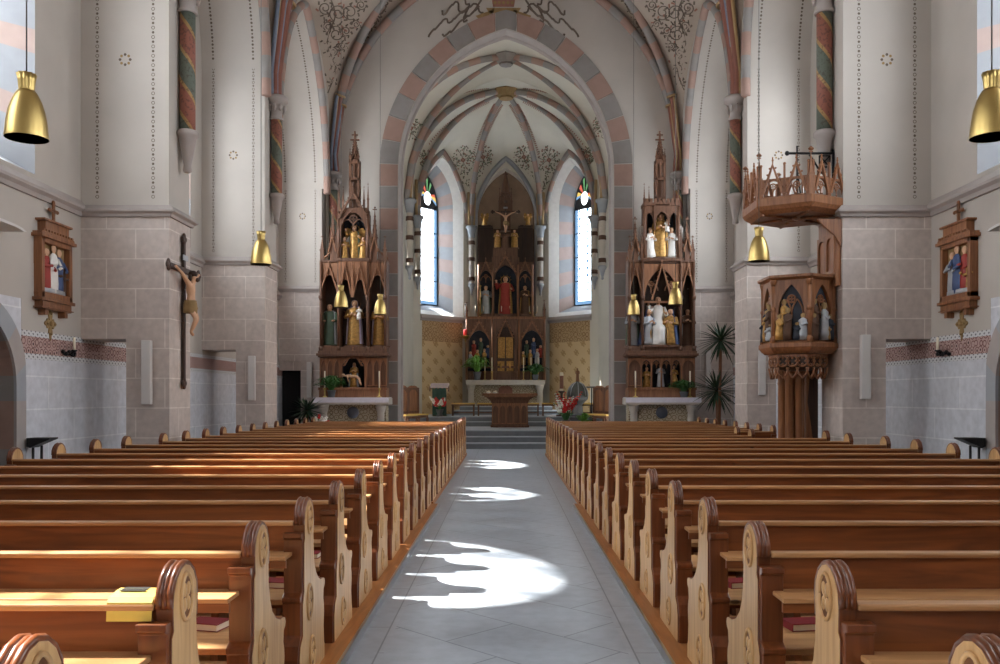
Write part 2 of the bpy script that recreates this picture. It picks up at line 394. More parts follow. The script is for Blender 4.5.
# ------------------------------------------------------------------ nave walls
BAYS = [(-2.0, 2.6, 8.6, 12.0), (4.5, 2.75, 8.6, 12.2), (10.9, 2.75, 8.6, 12.2), (16.81, 2.26, 8.8, 12.2), (22.8, 2.74, 7.7, 11.9)]
PIERS = [.85, 7.25, 13.65, 19.07, 25.55]
CPROF = [(.02, 0), (-.05, 0), (-.07, .06), (-.13, .1), (-.13, .14), (-.03, .25), (.02, .25)]
def cornice(mb, P, u0, u1, z, mi=0, k=1):
    mb.ring_loft([[P(u, d*k, z+h) for d, h in CPROF] for u in (u0, u1)], mi, False)
def reveal(mb, P, h0, h1, d0, d1, mis, step=.55, n=12):
    """splayed side of an opening from outline h0 at depth d0 to h1 at depth d1, laid in blocks"""
    A, B = outline(*h0, n=n), outline(*h1, n=n); N_ = len(A)
    acc = 0; ms = []
    for i in range(N_-1):
        acc += math.dist(A[i], A[i+1]); ms.append(mis[int(acc/step) % len(mis)])
    mb.strip([P(a, d0, b) for a, b in A], [P(a, d1, b) for a, b in B], mis=ms)
    mb.add([P(A[0][0], d0, A[0][1]), P(A[-1][0], d0, A[-1][1]), P(B[-1][0], d1, B[-1][1]), P(B[0][0], d1, B[0][1])], [(0,1,2,3)], mis[0])
WN = [0]
def window(P, hole, d, glass, border=None, bars=5, mull=False):
    """leaded lancet in the plane at depth d; parts: pane, leading, tracery medallions"""
    WN[0] += 1
    uc, half, zb, zs, za = hole
    e = bpy.data.objects.new('window_%d' % WN[0], None); COL.objects.link(e); struct(e)
    O = outline(*hole); c = (uc, (zb+zs)/2)
    sh = lambda k, dd: [P(uc+(a-uc)*(1-k/half), dd, zb+k+(b-zb)*(1-2.2*k/(za-zb))) for a, b in O]
    w = .16 if border else .0
    m = MB(); I = sh(w, d)
    if border: O = [(uc-half, zb), (uc-half, zs), (uc+half, zs), (uc+half, zb)]; I = sh(w, d); I = [P(uc+(a-uc)*(1-w/half), d, b+(w if b == zb else 0)) for a, b in O]
    m.add(I, [tuple(range(len(I)))], 0)
    if border: o4 = [P(a, d, b) for a, b in O]; m.strip(o4, I, 1); m.add([o4[0], o4[3], I[3], I[0]], [(0,1,2,3)], 1)
    m.build('pane', [glass, border or glass], e)
    m = MB(); fr = [P(a, d-.02, b) for a, b in outline(*hole)]; m.tube(fr+fr[:1], .035, 4, 0, False)
    if border: m.tube(I+I[:1], .012, 4, 0, False)
    for i in range(1, bars+1):
        z = zb+(zs-zb)*i/bars; m.tube([P(uc-half, d-.02, z), P(uc+half, d-.02, z)], .024, 4, 0, False)
    if mull: m.tube([P(uc, d-.02, zb), P(uc, d-.02, zs)], .06, 6, 0, False)
    zc = zs+(za-zs)*.3
    m.build('leading', 'lead', e)
    if border:
        Hd = resample([P(a, d, b) for a, b in arch(uc, half, zs, za, 14)], .05); n = len(Hd)-1
        c = zs+.42; ov = [P(uc+.17*math.cos(PI-PI*i/n), d, c+.26*math.sin(PI-PI*i/n)) for i in range(n+1)]
        m = MB(); m.strip(Hd, ov, mis=[((0, 0, 1, 2, 0, 3, 0, 4) if i < n/2 else (0, 4, 0, 0, 3, 2, 1, 0))[int(i/n*15.9) % 8] for i in range(n)])
        m.strip([P(uc+.17*math.cos(PI+PI*i/n), d, c+.26*math.sin(PI+PI*i/n)) for i in range(n+1)], [P(uc-half+2*half*i/n, d, zs) for i in range(n+1)], 0)
        m.build('tracery', ['lead', 'glass_b', 'glass_y', 'glass_r', 'glass_g'], e)
        m = MB(); m.add([P(uc+.17*math.cos(2*PI*i/16), d, c+.26*math.sin(2*PI*i/16)) for i in range(16)], [tuple(range(16))]); m.build('roundel', glass, e)
    return e
PORTALS = []
for s, nm in ((-1, 'left'), (1, 'right')):
    P = lambda u, d, z, s=s: (s*(XW+d), u, z)
    lo = MB(); up = MB(); rv = MB(); co_ = MB()
    edges = [-5.0, .95, 7.45, 14.1, 19.57, 26.2]
    for i, (yc, b, zs, za) in enumerate(BAYS):
        u0, u1 = edges[i], edges[i+1]
        hw = (1.9, 1.9, 1.88, 1.6, 1.8)[i]; yw = yc-(.45 if i == 2 else 0)
        if i == 2:      # arched door recess under the window
            wall_hole(lo, P, u0, u1, 0, 4.5, (10.85, .95, 0, 1.75, 2.72))
            reveal(rv, P, (10.85, .95, 0, 1.75, 2.72), (10.85, .92, 0, 1.75, 2.70), 0, .9, (0, 1), .47)
            lo.add([P(9.8, .9, 0), P(11.9, .9, 0), P(11.9, .9, 2.9), P(9.8, .9, 2.9)], [(0,1,2,3)], 1)  # back of the recess coloured near-black, its shade painted in
        else: wall_hole(lo, P, u0, u1, 0, 4.5)
        h0 = (yw, hw, 4.75, 7.5, 9.4); h1 = (yw, hw-.38, 5.1, 7.45, 8.95)
        wall_hole(up, P, u0, u1, 4.5, 15.5, h0)
        reveal(rv, P, h0, h1, 0, .6, (2, 3), .5)
        window(P, h1, .6, 'glass', None, 5, i < 4)
        PORTALS.append((P(yw, .75, 7.1), (-s, 0, 0), 2*hw-.5, 4.0))
        A = arch(yc, b, zs, za, 14)
        up.strip([(s*XP, a, z) for a, z in A], [(s*(XW+.02), a, z) for a, z in A], 0, True)
        cornice(co_, P, yc-b, yc+b, 4.42, 0, .85)
    struct(lo.build('wall_%s_lower' % nm, ['bluewall' , 'dark'])); struct(up.build('wall_%s_upper' % nm, 'plaster'))
    struct(rv.build('trim_window_quoins_'+nm, ['grey', 'pink', 'qgrey', 'qpink'])); struct(co_.build('trim_cornice_'+nm, 'cornice'))
    # plaster field of the lower wall above the frieze, the frieze itself and its borders
    m = MB()
    def band(m, y0, y1, z0, z1, mi, t): m.box(*sorted((s*(XW-t), s*(XW+.01))), y0, y1, z0, z1, mi)
    for y0, y1 in ((11.98, 20.95), (20.95, 26.1), (-4, 9.75)):
        band(m, y0, y1, 2.50, 4.5, 0, .004); band(m, y0, y1, 2.20, 2.44, 1, .008); band(m, y0, y1, 2.44, 2.52, 2, .008); band(m, y0, y1, 2.12, 2.20, 2, .008)
    m.box(*sorted((s*(XW-.004), s*(XW+.01))), 9.75, 11.98, 2.95, 4.5, 0)
    struct(m.build('trim_frieze_'+nm, ['plaster', 'frieze', 'frieze_edge']))
    m = MB()            # stone surround of the door recess
    A = [(a, z) for a, z in outline(10.85, .95, 0, 1.75, 2.72)]; B = [(10.85+(a-10.85)*1.25, z*1.09 if z > 1.75 else z) for a, z in A]
    R1 = [P(a, -.04, z) for a, z in A]; R2 = [P(a, -.04, z) for a, z in B]
    acc = 0; ms = []
    for i in range(len(A)-1): acc += math.dist(A[i], A[i+1]); ms.append(int(acc/.47) % 2)
    m.strip(R1, R2, mis=ms); m.strip(R2, [P(a, .02, z) for a, z in B], mis=ms); m.strip([P(a, .02, z) for a, z in A], R1, mis=ms)
    struct(m.build('trim_door_surround_'+nm, ['qgrey', 'cornice']))
    # piers: a slab across the recess with a low passage through it, stone below and plaster above
    for k, yp in enumerate(PIERS):
        y1 = yp+(.9 if k < 3 else .99) if k < 4 else 26.2; zc = 4.42 if k < 3 else (4.48 if k == 3 else 4.66); XQ = XP if k < 4 else 5.42; zt = 2.5 if k < 3 else 2.62
        xi = 5.98 if k < 3 else (5.94 if k == 3 else 6.05)
        m = MB()
        m.box(*sorted((s*XQ, s*xi)), yp, y1, 0, zt, 0); m.box(*sorted((s*XQ, s*(XW+.02))), yp, y1, zt, zc, 0)
        if k == 4 and s > 0: m = MB(); m.box(XQ, 7.1, yp, y1, 0, zc, 0)
        elif k == 4:
            m = MB(); m.box(*sorted((s*XQ, s*6.05)), yp, y1, 0, zt, 0); m.box(*sorted((s*6.78, s*(XW+.4))), yp, y1, 0, zt, 0); m.box(*sorted((s*XQ, s*(XW+.4))), yp, y1, zt, zc, 0)
        struct(m.build('wall_pier_stone', 'stone'))
        m = MB(); m.box(*sorted((s*(XQ+.012), s*(XW+.02))), yp+.012, y1-.012, zc, 15.5, 0)
        struct(m.build('wall_pier_plaster', 'plaster'))
        m = MB(); h = .13
        rings = []
        for X, Y, nx, ny in ((XW, yp, 0, 1), (XQ, yp, 1, 1), (XQ, y1, 1, -1), (XW, y1, 0, -1)):
            rings.append([(s*(X+d*nx*.8), Y+d*ny*.8, zc+hh*.72) for d, hh in CPROF])
        m.ring_loft(rings, 0, False)
        struct(m.build('trim_pier_cornice', 'cornice'))
        # two lines of painted rings and dots
        m = MB(); path = []
        yc, b, zs, za = BAYS[k] if k < 4 else BAYS[4]
        for xx in ((6.44, 5.56) if k < 4 else (6.5, 5.62)):
            z = zc+.32; i = 0
            while z < zs+.2:
                cc = (s*xx, yp-.002+.012, z); U, W = (1,0,0), (0,0,1)
                if i % 2: m.add(hexa(cc, .021, U, W), [tuple(range(8))[::-1]], 0)
                else:
                    a = hexa(cc, .03, U, W); bq = hexa(cc, .02, U, W); m.strip(a+a[:1], bq+bq[:1], 0)
                z += .074; i += 1
            A = [p for p in resample([(s*xx, a, zz-.006) for a, zz in arch(yc, b, zs, za, 14)[14:]][::-1], .074)][3:]
            for i, p in enumerate(A):
                r = .021 if i % 2 else .027; t = (A[min(i+1, len(A)-1)]-A[max(i-1, 0)]).normalized()
                m.add(hexa(p, r, (1,0,0), t), [tuple(range(8))], 0)
        for xx, zz in ((6.0, 6.9), (6.0, 9.5)):
            for t in range(8):
                a = 2*PI*t/8; cc = (s*xx+.08*math.cos(a), yp+.008, zz+.08*math.sin(a)); m.add(hexa(cc, .024, (1,0,0), (0,0,1), 6), [tuple(range(6))], 1 if t % 2 else 0)
        struct(m.build('trim_painted_dots', ['mural', 'mural_gold']))
    # wall above the recess arches
    m = MB()
    for i, (yc, b, zs, za) in enumerate(BAYS):
        Pn = lambda u, d, z: (s*(XP-.004+d), u, z)
        wall_hole(m, Pn, yc-b-.45, min(yc+b+.45, 26.2), zs, 15.5, (yc, b, zs, zs, za))
    struct(m.build('wall_%s_spandrels' % nm, 'plaster'))
m = MB(); m.box(-7.7, 7.7, -5.2, -5, 0, 15.6); struct(m.build('wall_back', 'plaster'))
m = MB(); m.box(-6.9, 6.9, -5.2, 26.9, 15.6, 15.8); m.box(-4.2, 4.2, 26.9, 36.6, 15.6, 15.8); struct(m.build('ceiling_roof', 'vault'))

# ------------------------------------------------------------------ nave vault
ZV = 8.9
def rib(path, r, name, low=None, step=.5, mats=('grey', 'pink'), n=8):
    """rib laid in grey and pink blocks along a path; below height low it is a bundle of painted rolls"""
    p = resample(path, step/4); mis = []; acc = 0
    for i in range(len(p)-1):
        acc += (p[i+1]-p[i]).length; mis.append(2 if low and p[i].z < low else int(acc/step) % 2)
    m = MB(); 
    if low:
        k = next((i for i, a in enumerate(p) if a.z > low), len(p)-1)
        m.tube(p[k:], r, n, 0, True, mis=mis[k:])
        lo = p[:k+1]
        for off, mi in ((-.8, 3), (0, 2), (.8, 3), (1.25, 4)):
            t = (lo[-1]-lo[0]); side = Vector((t.y, -t.x, 0)); side = side.normalized() if side.length > 1e-4 else Vector((0, 1, 0))
            m.tube([a+side*off*r*.8*(.6+.4*i/len(lo)) for i, a in enumerate(lo)], r*(.4, .7, .36)[(4, 2, 3).index(mi)], 8, mi, True)
        m.tube([lo[-1]-(lo[-1]-lo[-2]).normalized()*.03, lo[-1]+(lo[-1]-lo[-2]).normalized()*.03], r*1.25, 12, 3)
    else: m.tube(p, r, n, 0, True, mis=mis)
    return struct(m.build(name, [mats[0], mats[1], 'shaft_red', 'shaft_gold', 'shaft_blue']))
NV = MB()
def groin(mb, a, yc, b, zs, top, wa, wy, n=14):
    """ribbed bay: top = rise in the middle, wa = rise of the arches at x=+-a, wy = at y=yc+-b"""
    for kind in range(4):
        w, h = (wa, b) if kind < 2 else (wy, a)
        for i in range(n):
            for j in range(-n, n):
                v = []
                for (uu, ss) in ((i, j), (i+1, j), (i+1, j+1), (i, j+1)):
                    u, t = uu/n, ss/n
                    D = prof(u, 1, top) if top < 1 else prof(u, max(a, b), top)
                    r = top+(w-top)*u
                    z = zs+D+(r-D)*prof(t, h, w)/w
                    e = 1 if kind % 2 else -1
                    v.append((e*a*u, yc+b*u*t, z) if kind < 2 else (a*u*t, yc+e*b*u, z))
                mb.add(v, [(0,1,2,3)], 0, True)
TR = [-5.0, 1.3, 7.7, 14.1, 19.57, 26.2]
for i in range(5):
    y0, y1 = TR[i], TR[i+1]; groin(NV, XP, (y0+y1)/2, (y1-y0)/2, ZV, 6.0, 3.35 if i < 4 else 2.95, 5.78)
struct(NV.build('ceiling_nave_vault', 'vault'))
for i in (2, 3, 4):
    y0, y1 = TR[i], TR[i+1]; yc, b = (y0+y1)/2, (y1-y0)/2
    for sx in (-1, 1):
        for sy in (-1, 1):
            pts = [(sx*(XP-.1), yc+sy*(b-.12), 8.35)]+[(sx*(XP-.1)*u, yc+sy*(b-.12)*u, ZV-.03+prof(u, XP, 6.0)) for u in [1-.04*q_ for q_ in range(26)]]
            rib(pts, .125, 'trim_vault_rib', 10.5)
for y in TR[2:5]:
    for sx in (-1, 1):
        pts = [(sx*(XP-.12), y, 8.35)]+[(sx*(XP-.12)*u, y, ZV-.05+prof(u, XP, 5.78)) for u in [1-.04*q_ for q_ in range(26)]]
        rib(pts, .17, 'trim_transverse_rib', 10.6)
for sx in (-1, 1):
    pts = [(sx*(XP-.2), 26.1, 8.35)]+[(sx*(XP-.16)*u, 26.1, ZV-.05+prof(u, XP, 5.78)) for u in [1-.04*q_ for q_ in range(26)]]
    rib(pts, .12, 'trim_wall_rib', 10.3)
    for i, (yc, b, zs, za) in enumerate(BAYS):
        if i < 2: continue
        rib([(sx*(XP-.03), a, z) for a, z in [(yc-b, min(zs-.15, 8.2))]+arch(yc, b, zs, za, 16)+[(yc+b, min(zs-.15, 8.2))]], .105, 'trim_recess_rib')
    # corbelled colonnettes painted with spiral bands
    for yy, zt, zb in ((14.1, 8.35, 5.85), (19.57, 8.35, 6.1), (26.0, 8.3, 4.7)):
        m = MB(); r = .125
        m.lathe([(.04, -.62), (.07, -.6), (.06, -.5), (.09, -.35), (.14, -.06), (.18, -.03), (.18, .03), (.15, .06)], (0,0,0), 14, 1)
        m.lathe([(r, .06), (r, zt-zb-.52)], (0,0,0), 16, 0)
        m.lathe([(r+.03, zt-zb-.54), (r+.04, zt-zb-.5), (r, zt-zb-.46), (r, zt-zb-.38), (r+.06, zt-zb-.14), (r+.13, zt-zb-.12), (r+.14, zt-zb-.04), (r+.1, zt-zb), (r, zt-zb)], (0,0,0), 14, 1)
        for k in range(8):
            a = PI*k/4; m.lathe([(.02, 0), (.045, .08), (.02, .16)], ((r+.05)*math.cos(a), (r+.05)*math.sin(a), zt-zb-.36), 6, 1)
        struct(m.build('trim_colonnette', ['spiral', 'cornice'], None, (sx*(XP-.12), yy, zb)))

# ------------------------------------------------------------------ chancel arch
YC = 26.2
m = MB(); P = lambda u, d, z: (u, YC+d, z)
CH = (0, 3.25, 0, 8.43, 12.69); CB = (0, 3.2, 0, 8.43, 12.62)
wall_hole(m, P, -XP-.2, XP+.2, 0, 15.6, CH)
A = outline(*CH, n=20); B = outline(*CB, n=20)
m.strip([P(a, 0, z) for a, z in A], [P(a, .5, z) for a, z in B], 1, False); m.strip([P(a, .5, z) for a, z in B], [P(a*1.04, .85, z*1.008) for a, z in B], 0, False)
struct(m.build('wall_chancel_arch', ['plaster', 'cornice']))
m = MB()
A = resample([(a, 0, z) for a, z in outline(0, 3.27, 0, 8.43, 12.72, n=40, k=1)], .1); B = []
O = outline(0, 3.80, 0, 8.43, 13.24, n=40, k=1)
n_ = len(A); B = resample([(a, 0, z) for a, z in O], .1); 
NB = 43; ra = lambda L_, t: L_[0] if t <= 0 else (L_[-1] if t >= 1 else L_[int(t*(len(L_)-1))].lerp(L_[int(t*(len(L_)-1))+1], t*(len(L_)-1) % 1))
for i in range(NB):
    t0, t1 = (i+.02)/NB, (i+.98)/NB; ts = [t0+(t1-t0)*k/4 for k in range(5)]
    a = [ra(A, t) for t in ts]; b = []; mi = (i+1) % 2
    for p, t in zip(a, ts):
        g = ra(A, min(t+.004, 1))-ra(A, max(t-.004, 0)); g = Vector((-g.z, 0, g.x)).normalized(); q_ = p+g*.55
        if abs(p.x) < .5 and abs(t-.5) < .02: q_ = Vector((p.x*1.0, 0, p.z+.55))
        b.append(q_)
    m.strip([(p.x, YC-.025, p.z) for p in a], [(p.x, YC-.025, p.z) for p in b], mi)
    for Lq in (a, b): m.strip([(p.x, YC-.025, p.z) for p in Lq], [(p.x, YC+.01, p.z) for p in Lq], mi)
    for p, r_ in ((a[0], b[0]), (a[-1], b[-1])): m.add([(p.x, YC-.025, p.z), (r_.x, YC-.025, r_.z), (r_.x, YC+.01, r_.z), (p.x, YC+.01, p.z)], [(0,1,2,3)], mi)
struct(m.build('trim_chancel_arch_blocks', ['grey', 'pink']))
rib([(a, YC+.42, z) for a, z in outline(0, 3.22, .54, 8.43, 12.64, n=24, k=8)], .07, 'trim_arch_moulding', None, .6, ('cornice', 'cornice'))

# ------------------------------------------------------------------ chancel and apse
R8 = 3.87; YA = 32.0
VT = [(-3.575, 26.98), (-3.575, 30.5), (-3.575, 33.48), (-1.481, 35.575), (1.481, 35.575), (3.575, 33.48), (3.575, 30.5), (3.575, 26.98)]
m = MB(); rv = MB(); tp = MB(); ZA = 8.55
for i in range(7):
    A_, B_ = Vector((*VT[i], 0)), Vector((*VT[i+1], 0)); d_ = (B_-A_); ln = d_.length; d_ /= ln; nn = Vector((-d_.y, d_.x, 0))
    P = lambda u, d, z, A_=A_, d_=d_, nn=nn: tuple(A_+d_*u+nn*d+Vector((0, 0, z)))
    if i in (0, 1, 5, 6): wall_hole(m, P, 0, ln, 0, 14.5); continue
    if i == 3:
        h = (ln/2, 1.22, 0, 9.0, 10.95); wall_hole(m, P, 0, ln, 0, 14.5, h); reveal(rv, P, h, (ln/2, 1.17, 0, 9.0, 10.88), 0, .3, (2,), .5)
        A = outline(ln/2, 1.17, 0, 9.0, 10.88); tp.add([P(a, .3, z) for a, z in A], [tuple(range(len(A)))], 2)
        tp.box(-1.17, 1.17, 35.83, 35.87, 6.2, 8.5, 3)
    else:
        h = (ln/2, 1.12, 4.75, 9.3, 11.1); h1 = (ln/2, .86, 5.0, 9.25, 10.85); h2 = (ln/2, .5, 5.3, 9.2, 10.5)
        wall_hole(m, P, 0, ln, 0, 14.5, h); reveal(rv, P, h, h1, 0, .35, (2,), .5); reveal(rv, P, h1, h2, .35, .95, (0, 1), .5)
        window(P, h2, .93, 'glass_c', 'glass_b', 4)
        PORTALS.append((P(ln/2, 1.05, 7.9), tuple(-nn), 1.1, 5.4))
        if i in (2, 4):
            for z0, z1, mi in ((.88, 3.75, 0), (3.75, 4.55, 1)):
                tp.add([P(.42, -.012, z0), P(ln-.42, -.012, z0), P(ln-.42, -.012, z1), P(.42, -.012, z1)], [(0,1,2,3)], mi)
            cornice(rv, P, .35, ln-.35, 4.55, 3, .6)
    rib([P(a, -.02, z) for a, z in arch(ln/2, 1.3, 8.6, 11.35, 14)], .1, 'trim_apse_wall_rib', None, .45, ('qgrey', 'qgrey') if i == 3 else ('grey', 'pink'))
struct(m.build('wall_apse', 'apse')); struct(rv.build('trim_apse_reveals', ['qgrey', 'qpink', 'white', 'cornice']))  # white on the splays paints window light over the apse plaster
struct(tp.build('trim_apse_tapestry', ['tapestry', 'tapestry_top', 'niche', 'curtain']))
AV = MB(); groin(AV, 3.575, 28.75, 1.77, ZA, 4.35, 2.75, 4.25, 10)
C0 = (0, YA)
ring = [VT[1], VT[2], VT[3], VT[4], VT[5], VT[6]]
for i in range(6):
    A_, B_ = ring[i], ring[(i+1) % 6]; half = math.dist(A_, B_)/2; w = 2.85 if i < 5 else 4.25
    n = 10
    for a in range(n):
        for b in range(-n, n):
            v = []
            for uu, ss in ((a, b), (a+1, b), (a+1, b+1), (a, b+1)):
                u, t = uu/n, ss/n
                ex = (A_[0]+B_[0])/2+(B_[0]-A_[0])/2*t; ey = (A_[1]+B_[1])/2+(B_[1]-A_[1])/2*t
                D = prof(u, R8, 4.35); r = 4.35+(w-4.35)*u
                v.append((C0[0]+(ex-C0[0])*u, C0[1]+(ey-C0[1])*u, ZA+D+(r-D)*prof(t, half, w)/w))
            AV.add(v, [(0,1,2,3)], 0, True)
struct(AV.build('ceiling_apse_vault', 'apse'))
US = [1-.05*q_ for q_ in range(21)]
for x, y in ring:
    rib([(x*.97*u, YA+(y-YA)*.97*u, ZA-.04+prof(u, R8, 4.33)) for u in US], .11, 'trim_apse_rib', None, .45)
    k = .95
    m = MB(); r = .12; zt = 8.55; zb = 6.15
    m.lathe([(.02, -.45), (.05, -.42), (.04, -.34), (.1, -.12), (.15, -.04), (.15, .02), (r, .05)], (0,0,0), 12, 1)
    m.lathe([(r, .05), (r, 1.9)], (0,0,0), 12, 0)
    for z in (.15, .95, 1.62): m.lathe([(r+.012, z), (r+.02, z+.02), (r+.012, z+.12), (r+.02, z+.14), (r, z+.16)], (0,0,0), 12, 2)
    m.lathe([(r, 1.9), (r+.02, 1.95), (r+.02, 2.0), (r+.07, 2.25), (r+.12, 2.28), (r+.12, 2.38), (r+.05, 2.4)], (0,0,0), 12, 1)
    struct(m.build('trim_apse_colonnette', ['marble', 'qgrey', 'brown'], None, (x*k, YA+(y-YA)*k, zb)))
    for o in (-.1, .1):
        dx, dy = (y-YA)/R8, -x/R8
        rib([(x*k+dx*o, YA+(y-YA)*k+dy*o, 8.5), (x*k+dx*o*1.3, YA+(y-YA)*k+dy*o*1.3, 9.9)], .06, 'trim_gilded_shaft', None, 9, ('shaft_gold', 'shaft_gold'))
for sx in (-1, 1):
    for y in (27.0, 30.5):
        rib([(sx*3.5*u, 28.75+(y-28.75)*.97*u, ZA-.04+prof(u, 3.575, 4.33)) for u in US], .11, 'trim_chancel_rib', None, .45)
for yy, r in ((YA, .42), (28.75, .36)):
    m = MB(); m.lathe([(r*1.25, .25), (r*1.25, .08), (r, .0), (r*.8, -.1), (r*.62, -.12), (r*.62, -.18), (r*.3, -.2), (.02, -.2)], (0,0,0), 8, 0, False)
    struct(m.build('trim_vault_boss', 'mural_gold' if r > .4 else 'grey', None, (0, yy, ZA+4.2)))

# ------------------------------------------------------------------ painted ornament on vaults and arch wall
TREE_N = BVHTree.FromPolygons(NV.v, NV.f); TREE_A = BVHTree.FromPolygons(AV.v, AV.f)
def on_vault(tree, x, y):
    d = Vector(((x-506)/F, 1, (396-y)/F)).normalized(); h = tree.ray_cast(Vector((0, 0, EYE)), d)
    return (h[0]-d*.02) if h[0] is not None else None
def ribbon(mb, pts, w, mi=0):
    """flat painted stroke along points that lie on a surface"""
    pts = [Vector(p) for p in pts if p is not None]
    if len(pts) < 2: return
    Lp, Rp = [], []
    for i, p in enumerate(pts):
        t = (pts[min(i+1, len(pts)-1)]-pts[max(i-1, 0)]); v = p-Vector((0, 0, EYE)); sd = t.cross(v)
        if sd.length < 1e-9: return
        sd = sd.normalized()*w; Lp.append(tuple(p+sd)); Rp.append(tuple(p-sd))
    mb.strip(Lp, Rp, mi)
m = MB()
def scroll(mirror):
    fx = (lambda x: 1013-x) if mirror else (lambda x: x)
    V = lambda x, y: on_vault(TREE_N, fx(x), y)
    for cx, cy, r, ph in ((325, 8, 7, 0), (338, 13, 9, 2), (350, 12, 8, 1), (336, 34, 9, 3), (346, 31, 5, 1), (328, 26, 5, 2), (333, 52, 5, 4), (334, 68, 4, 0), (332, 82, 3, 2), (342, 46, 4, 1), (361, 5, 5, 0), (356, 24, 4, 3)):
        pts = [V(cx+r*(1-t*.75)*math.cos(ph+t*10), cy+r*(1-t*.75)*math.sin(ph+t*10)) for t in [i/30 for i in range(31)]]
        ribbon(m, pts, .016, 0)
        for k in range(7):
            a = ph+k*.9; p0 = (cx+r*math.cos(a), cy+r*math.sin(a)); p1 = (cx+(r+2.2)*math.cos(a+.35), cy+(r+2.2)*math.sin(a+.35))
            ribbon(m, [V(*p0), V((p0[0]+p1[0])/2, (p0[1]+p1[1])/2), V(*p1)], .028, 1 if k == 3 else 0)
    ribbon(m, [V(331+4*math.sin(y/9), y) for y in range(0, 98, 3)], .018, 0)
    for k in range(46):
        x, y = random.uniform(322, 366), random.uniform(0, 96)
        if y > 95-(abs(x-331)*2.6): continue
        a = random.uniform(0, 6); ribbon(m, [V(x, y), V(x+1.2*math.cos(a), y+1.2*math.sin(a)), V(x+2.6*math.cos(a+.4), y+2.6*math.sin(a+.4))], .026, 0 if k % 6 else 1)
    for i in range(26):          # narrow band beside the wall rib
        t = i/25; x = 350+42*t**.8; y = 56-60*t
        if y < 0: break
        ribbon(m, [V(x+3*math.sin(i*1.7), y+2*math.cos(i*1.7)), V(x, y), V(x+2*math.cos(i), y-2)], .024, 0)
scroll(False); scroll(True)
struct(m.build('trim_vault_scrolls', ['mural', 'mural_red']))
m = MB()
for cx, cy, r in ((463, 160, 12), (483, 157, 10), (524, 157, 10), (549, 160, 12), (411, 128, 11), (603, 126, 11), (427, 158, 8), (587, 156, 8)):
    V = lambda x, y: on_vault(TREE_A, x, y)
    for k in range(8):
        a = 2*PI*k/8+.2; e = (cx+r*.95*math.cos(a), cy+r*1.1*math.sin(a)); w = .5 if k % 2 else -.5
        ribbon(m, [V(cx+(e[0]-cx)*t-w*math.sin(a)*math.sin(t*PI)*2, cy+(e[1]-cy)*t+w*math.cos(a)*math.sin(t*PI)*2) for t in (.12, .3, .5, .7, .85, 1)], .010, 0)
    sx_ = 1 if cx > 506 else -1
    for k in range(90):
        a = random.uniform(0, 2*PI); q_ = random.uniform(.18, 1)**.7; px, py = cx+r*q_*math.cos(a), cy+r*1.15*q_*math.sin(a); b = a+random.choice((-.9, .9))
        ribbon(m, [V(px, py), V(px+.8*math.cos(b), py+.8*math.sin(b)), V(px+1.5*math.cos(b), py+1.5*math.sin(b))], .022, (1, 1, 0, 2)[k % 4])
    if cy > 150:
        for k in range(26):
            t = k/26; px, py = cx+(471 if cx < 480 else (474 if cx < 500 else (540 if cx < 530 else 543)))*t-cx*t+random.uniform(-4, 4)*(1-t), cy+r*.8+t*22; b = random.uniform(0, 6)
            ribbon(m, [V(px, py), V(px+.8*math.cos(b), py+.8*math.sin(b)), V(px+1.5*math.cos(b), py+1.5*math.sin(b))], .022, (1, 0)[k % 2])
    for k in range(6):
        a = PI*k/3; ribbon(m, [V(cx+.4*math.cos(a), cy+.4*math.sin(a)), V(cx+2*math.cos(a), cy+2*math.sin(a))], .05, 2)
for x, y in ring[1:5]+[ring[0], ring[5]]:                      # comb edging along the apse ribs
    for i in range(34):
        u = .2+.6*i/33; p = Vector((x*u, YA+(y-YA)*u, 0)); t = Vector((-(y-YA), x, 0)).normalized()
        for sg in (-1, 1):
            d = p+t*sg*.2; h = TREE_A.ray_cast(Vector((d.x, d.y, 5)), Vector((0, 0, 1))); d2 = p+t*sg*.11; h2 = TREE_A.ray_cast(Vector((d2.x, d2.y, 5)), Vector((0, 0, 1)))
            if h[0] and h2[0]: ribbon(m, [h2[0]-Vector((0, 0, .015)), h[0]-Vector((0, 0, .015))], .016, 2)
struct(m.build('trim_apse_sprigs', ['mural', 'mural_green', 'mural_red']))
m = MB()
V = lambda x, y, o=.012: Vector(((x-506)/F*YC, YC-o, EYE+(396-y)/F*YC))
for sg in (-1, 1):
    X = lambda x: 503.5+sg*x
    for seg in ([(20, 13), (30, 4), (38, 10), (46, 16), (52, 22), (60, 20), (66, 27), (72, 32), (77, 40)], [(24, 6), (34, 16), (42, 12), (48, 2), (54, 8), (58, 14), (64, 12)], [(36, 20), (44, 22), (50, 30), (56, 34), (64, 37)], [(22, 0), (30, 12), (40, 20), (34, 4), (42, 0)]):
        pts = []
        for (a, b), (c, d) in zip(seg, seg[1:]):
            for k in range(6): t = k/6; pts.append(V(X(a+(c-a)*t+1.2*math.sin(t*2*PI)), b+(d-b)*t+1.6*math.sin(t*2*PI)))
        ribbon(m, pts, .028, 0)
    m.add([V(X(8), 9), V(X(28), 16), V(X(24), 20), V(X(12), 14)], [(0,1,2,3)], 1)
m.add([V(491, -6), V(516, -6), V(514, 7), V(493, 7)], [(0,1,2,3)], 2)
for k in range(5): m.add(hexa(V(495+k*4.3, 3, .016), .05, (1,0,0), (0,0,1)), [tuple(range(8))], 1)
m.add([V(486, 8), V(521, 8), V(518, 13), V(489, 13)], [(0,1,2,3)], 1)
struct(m.build('trim_crown_mural', ['mural', 'mural_gold', 'mural_red']))
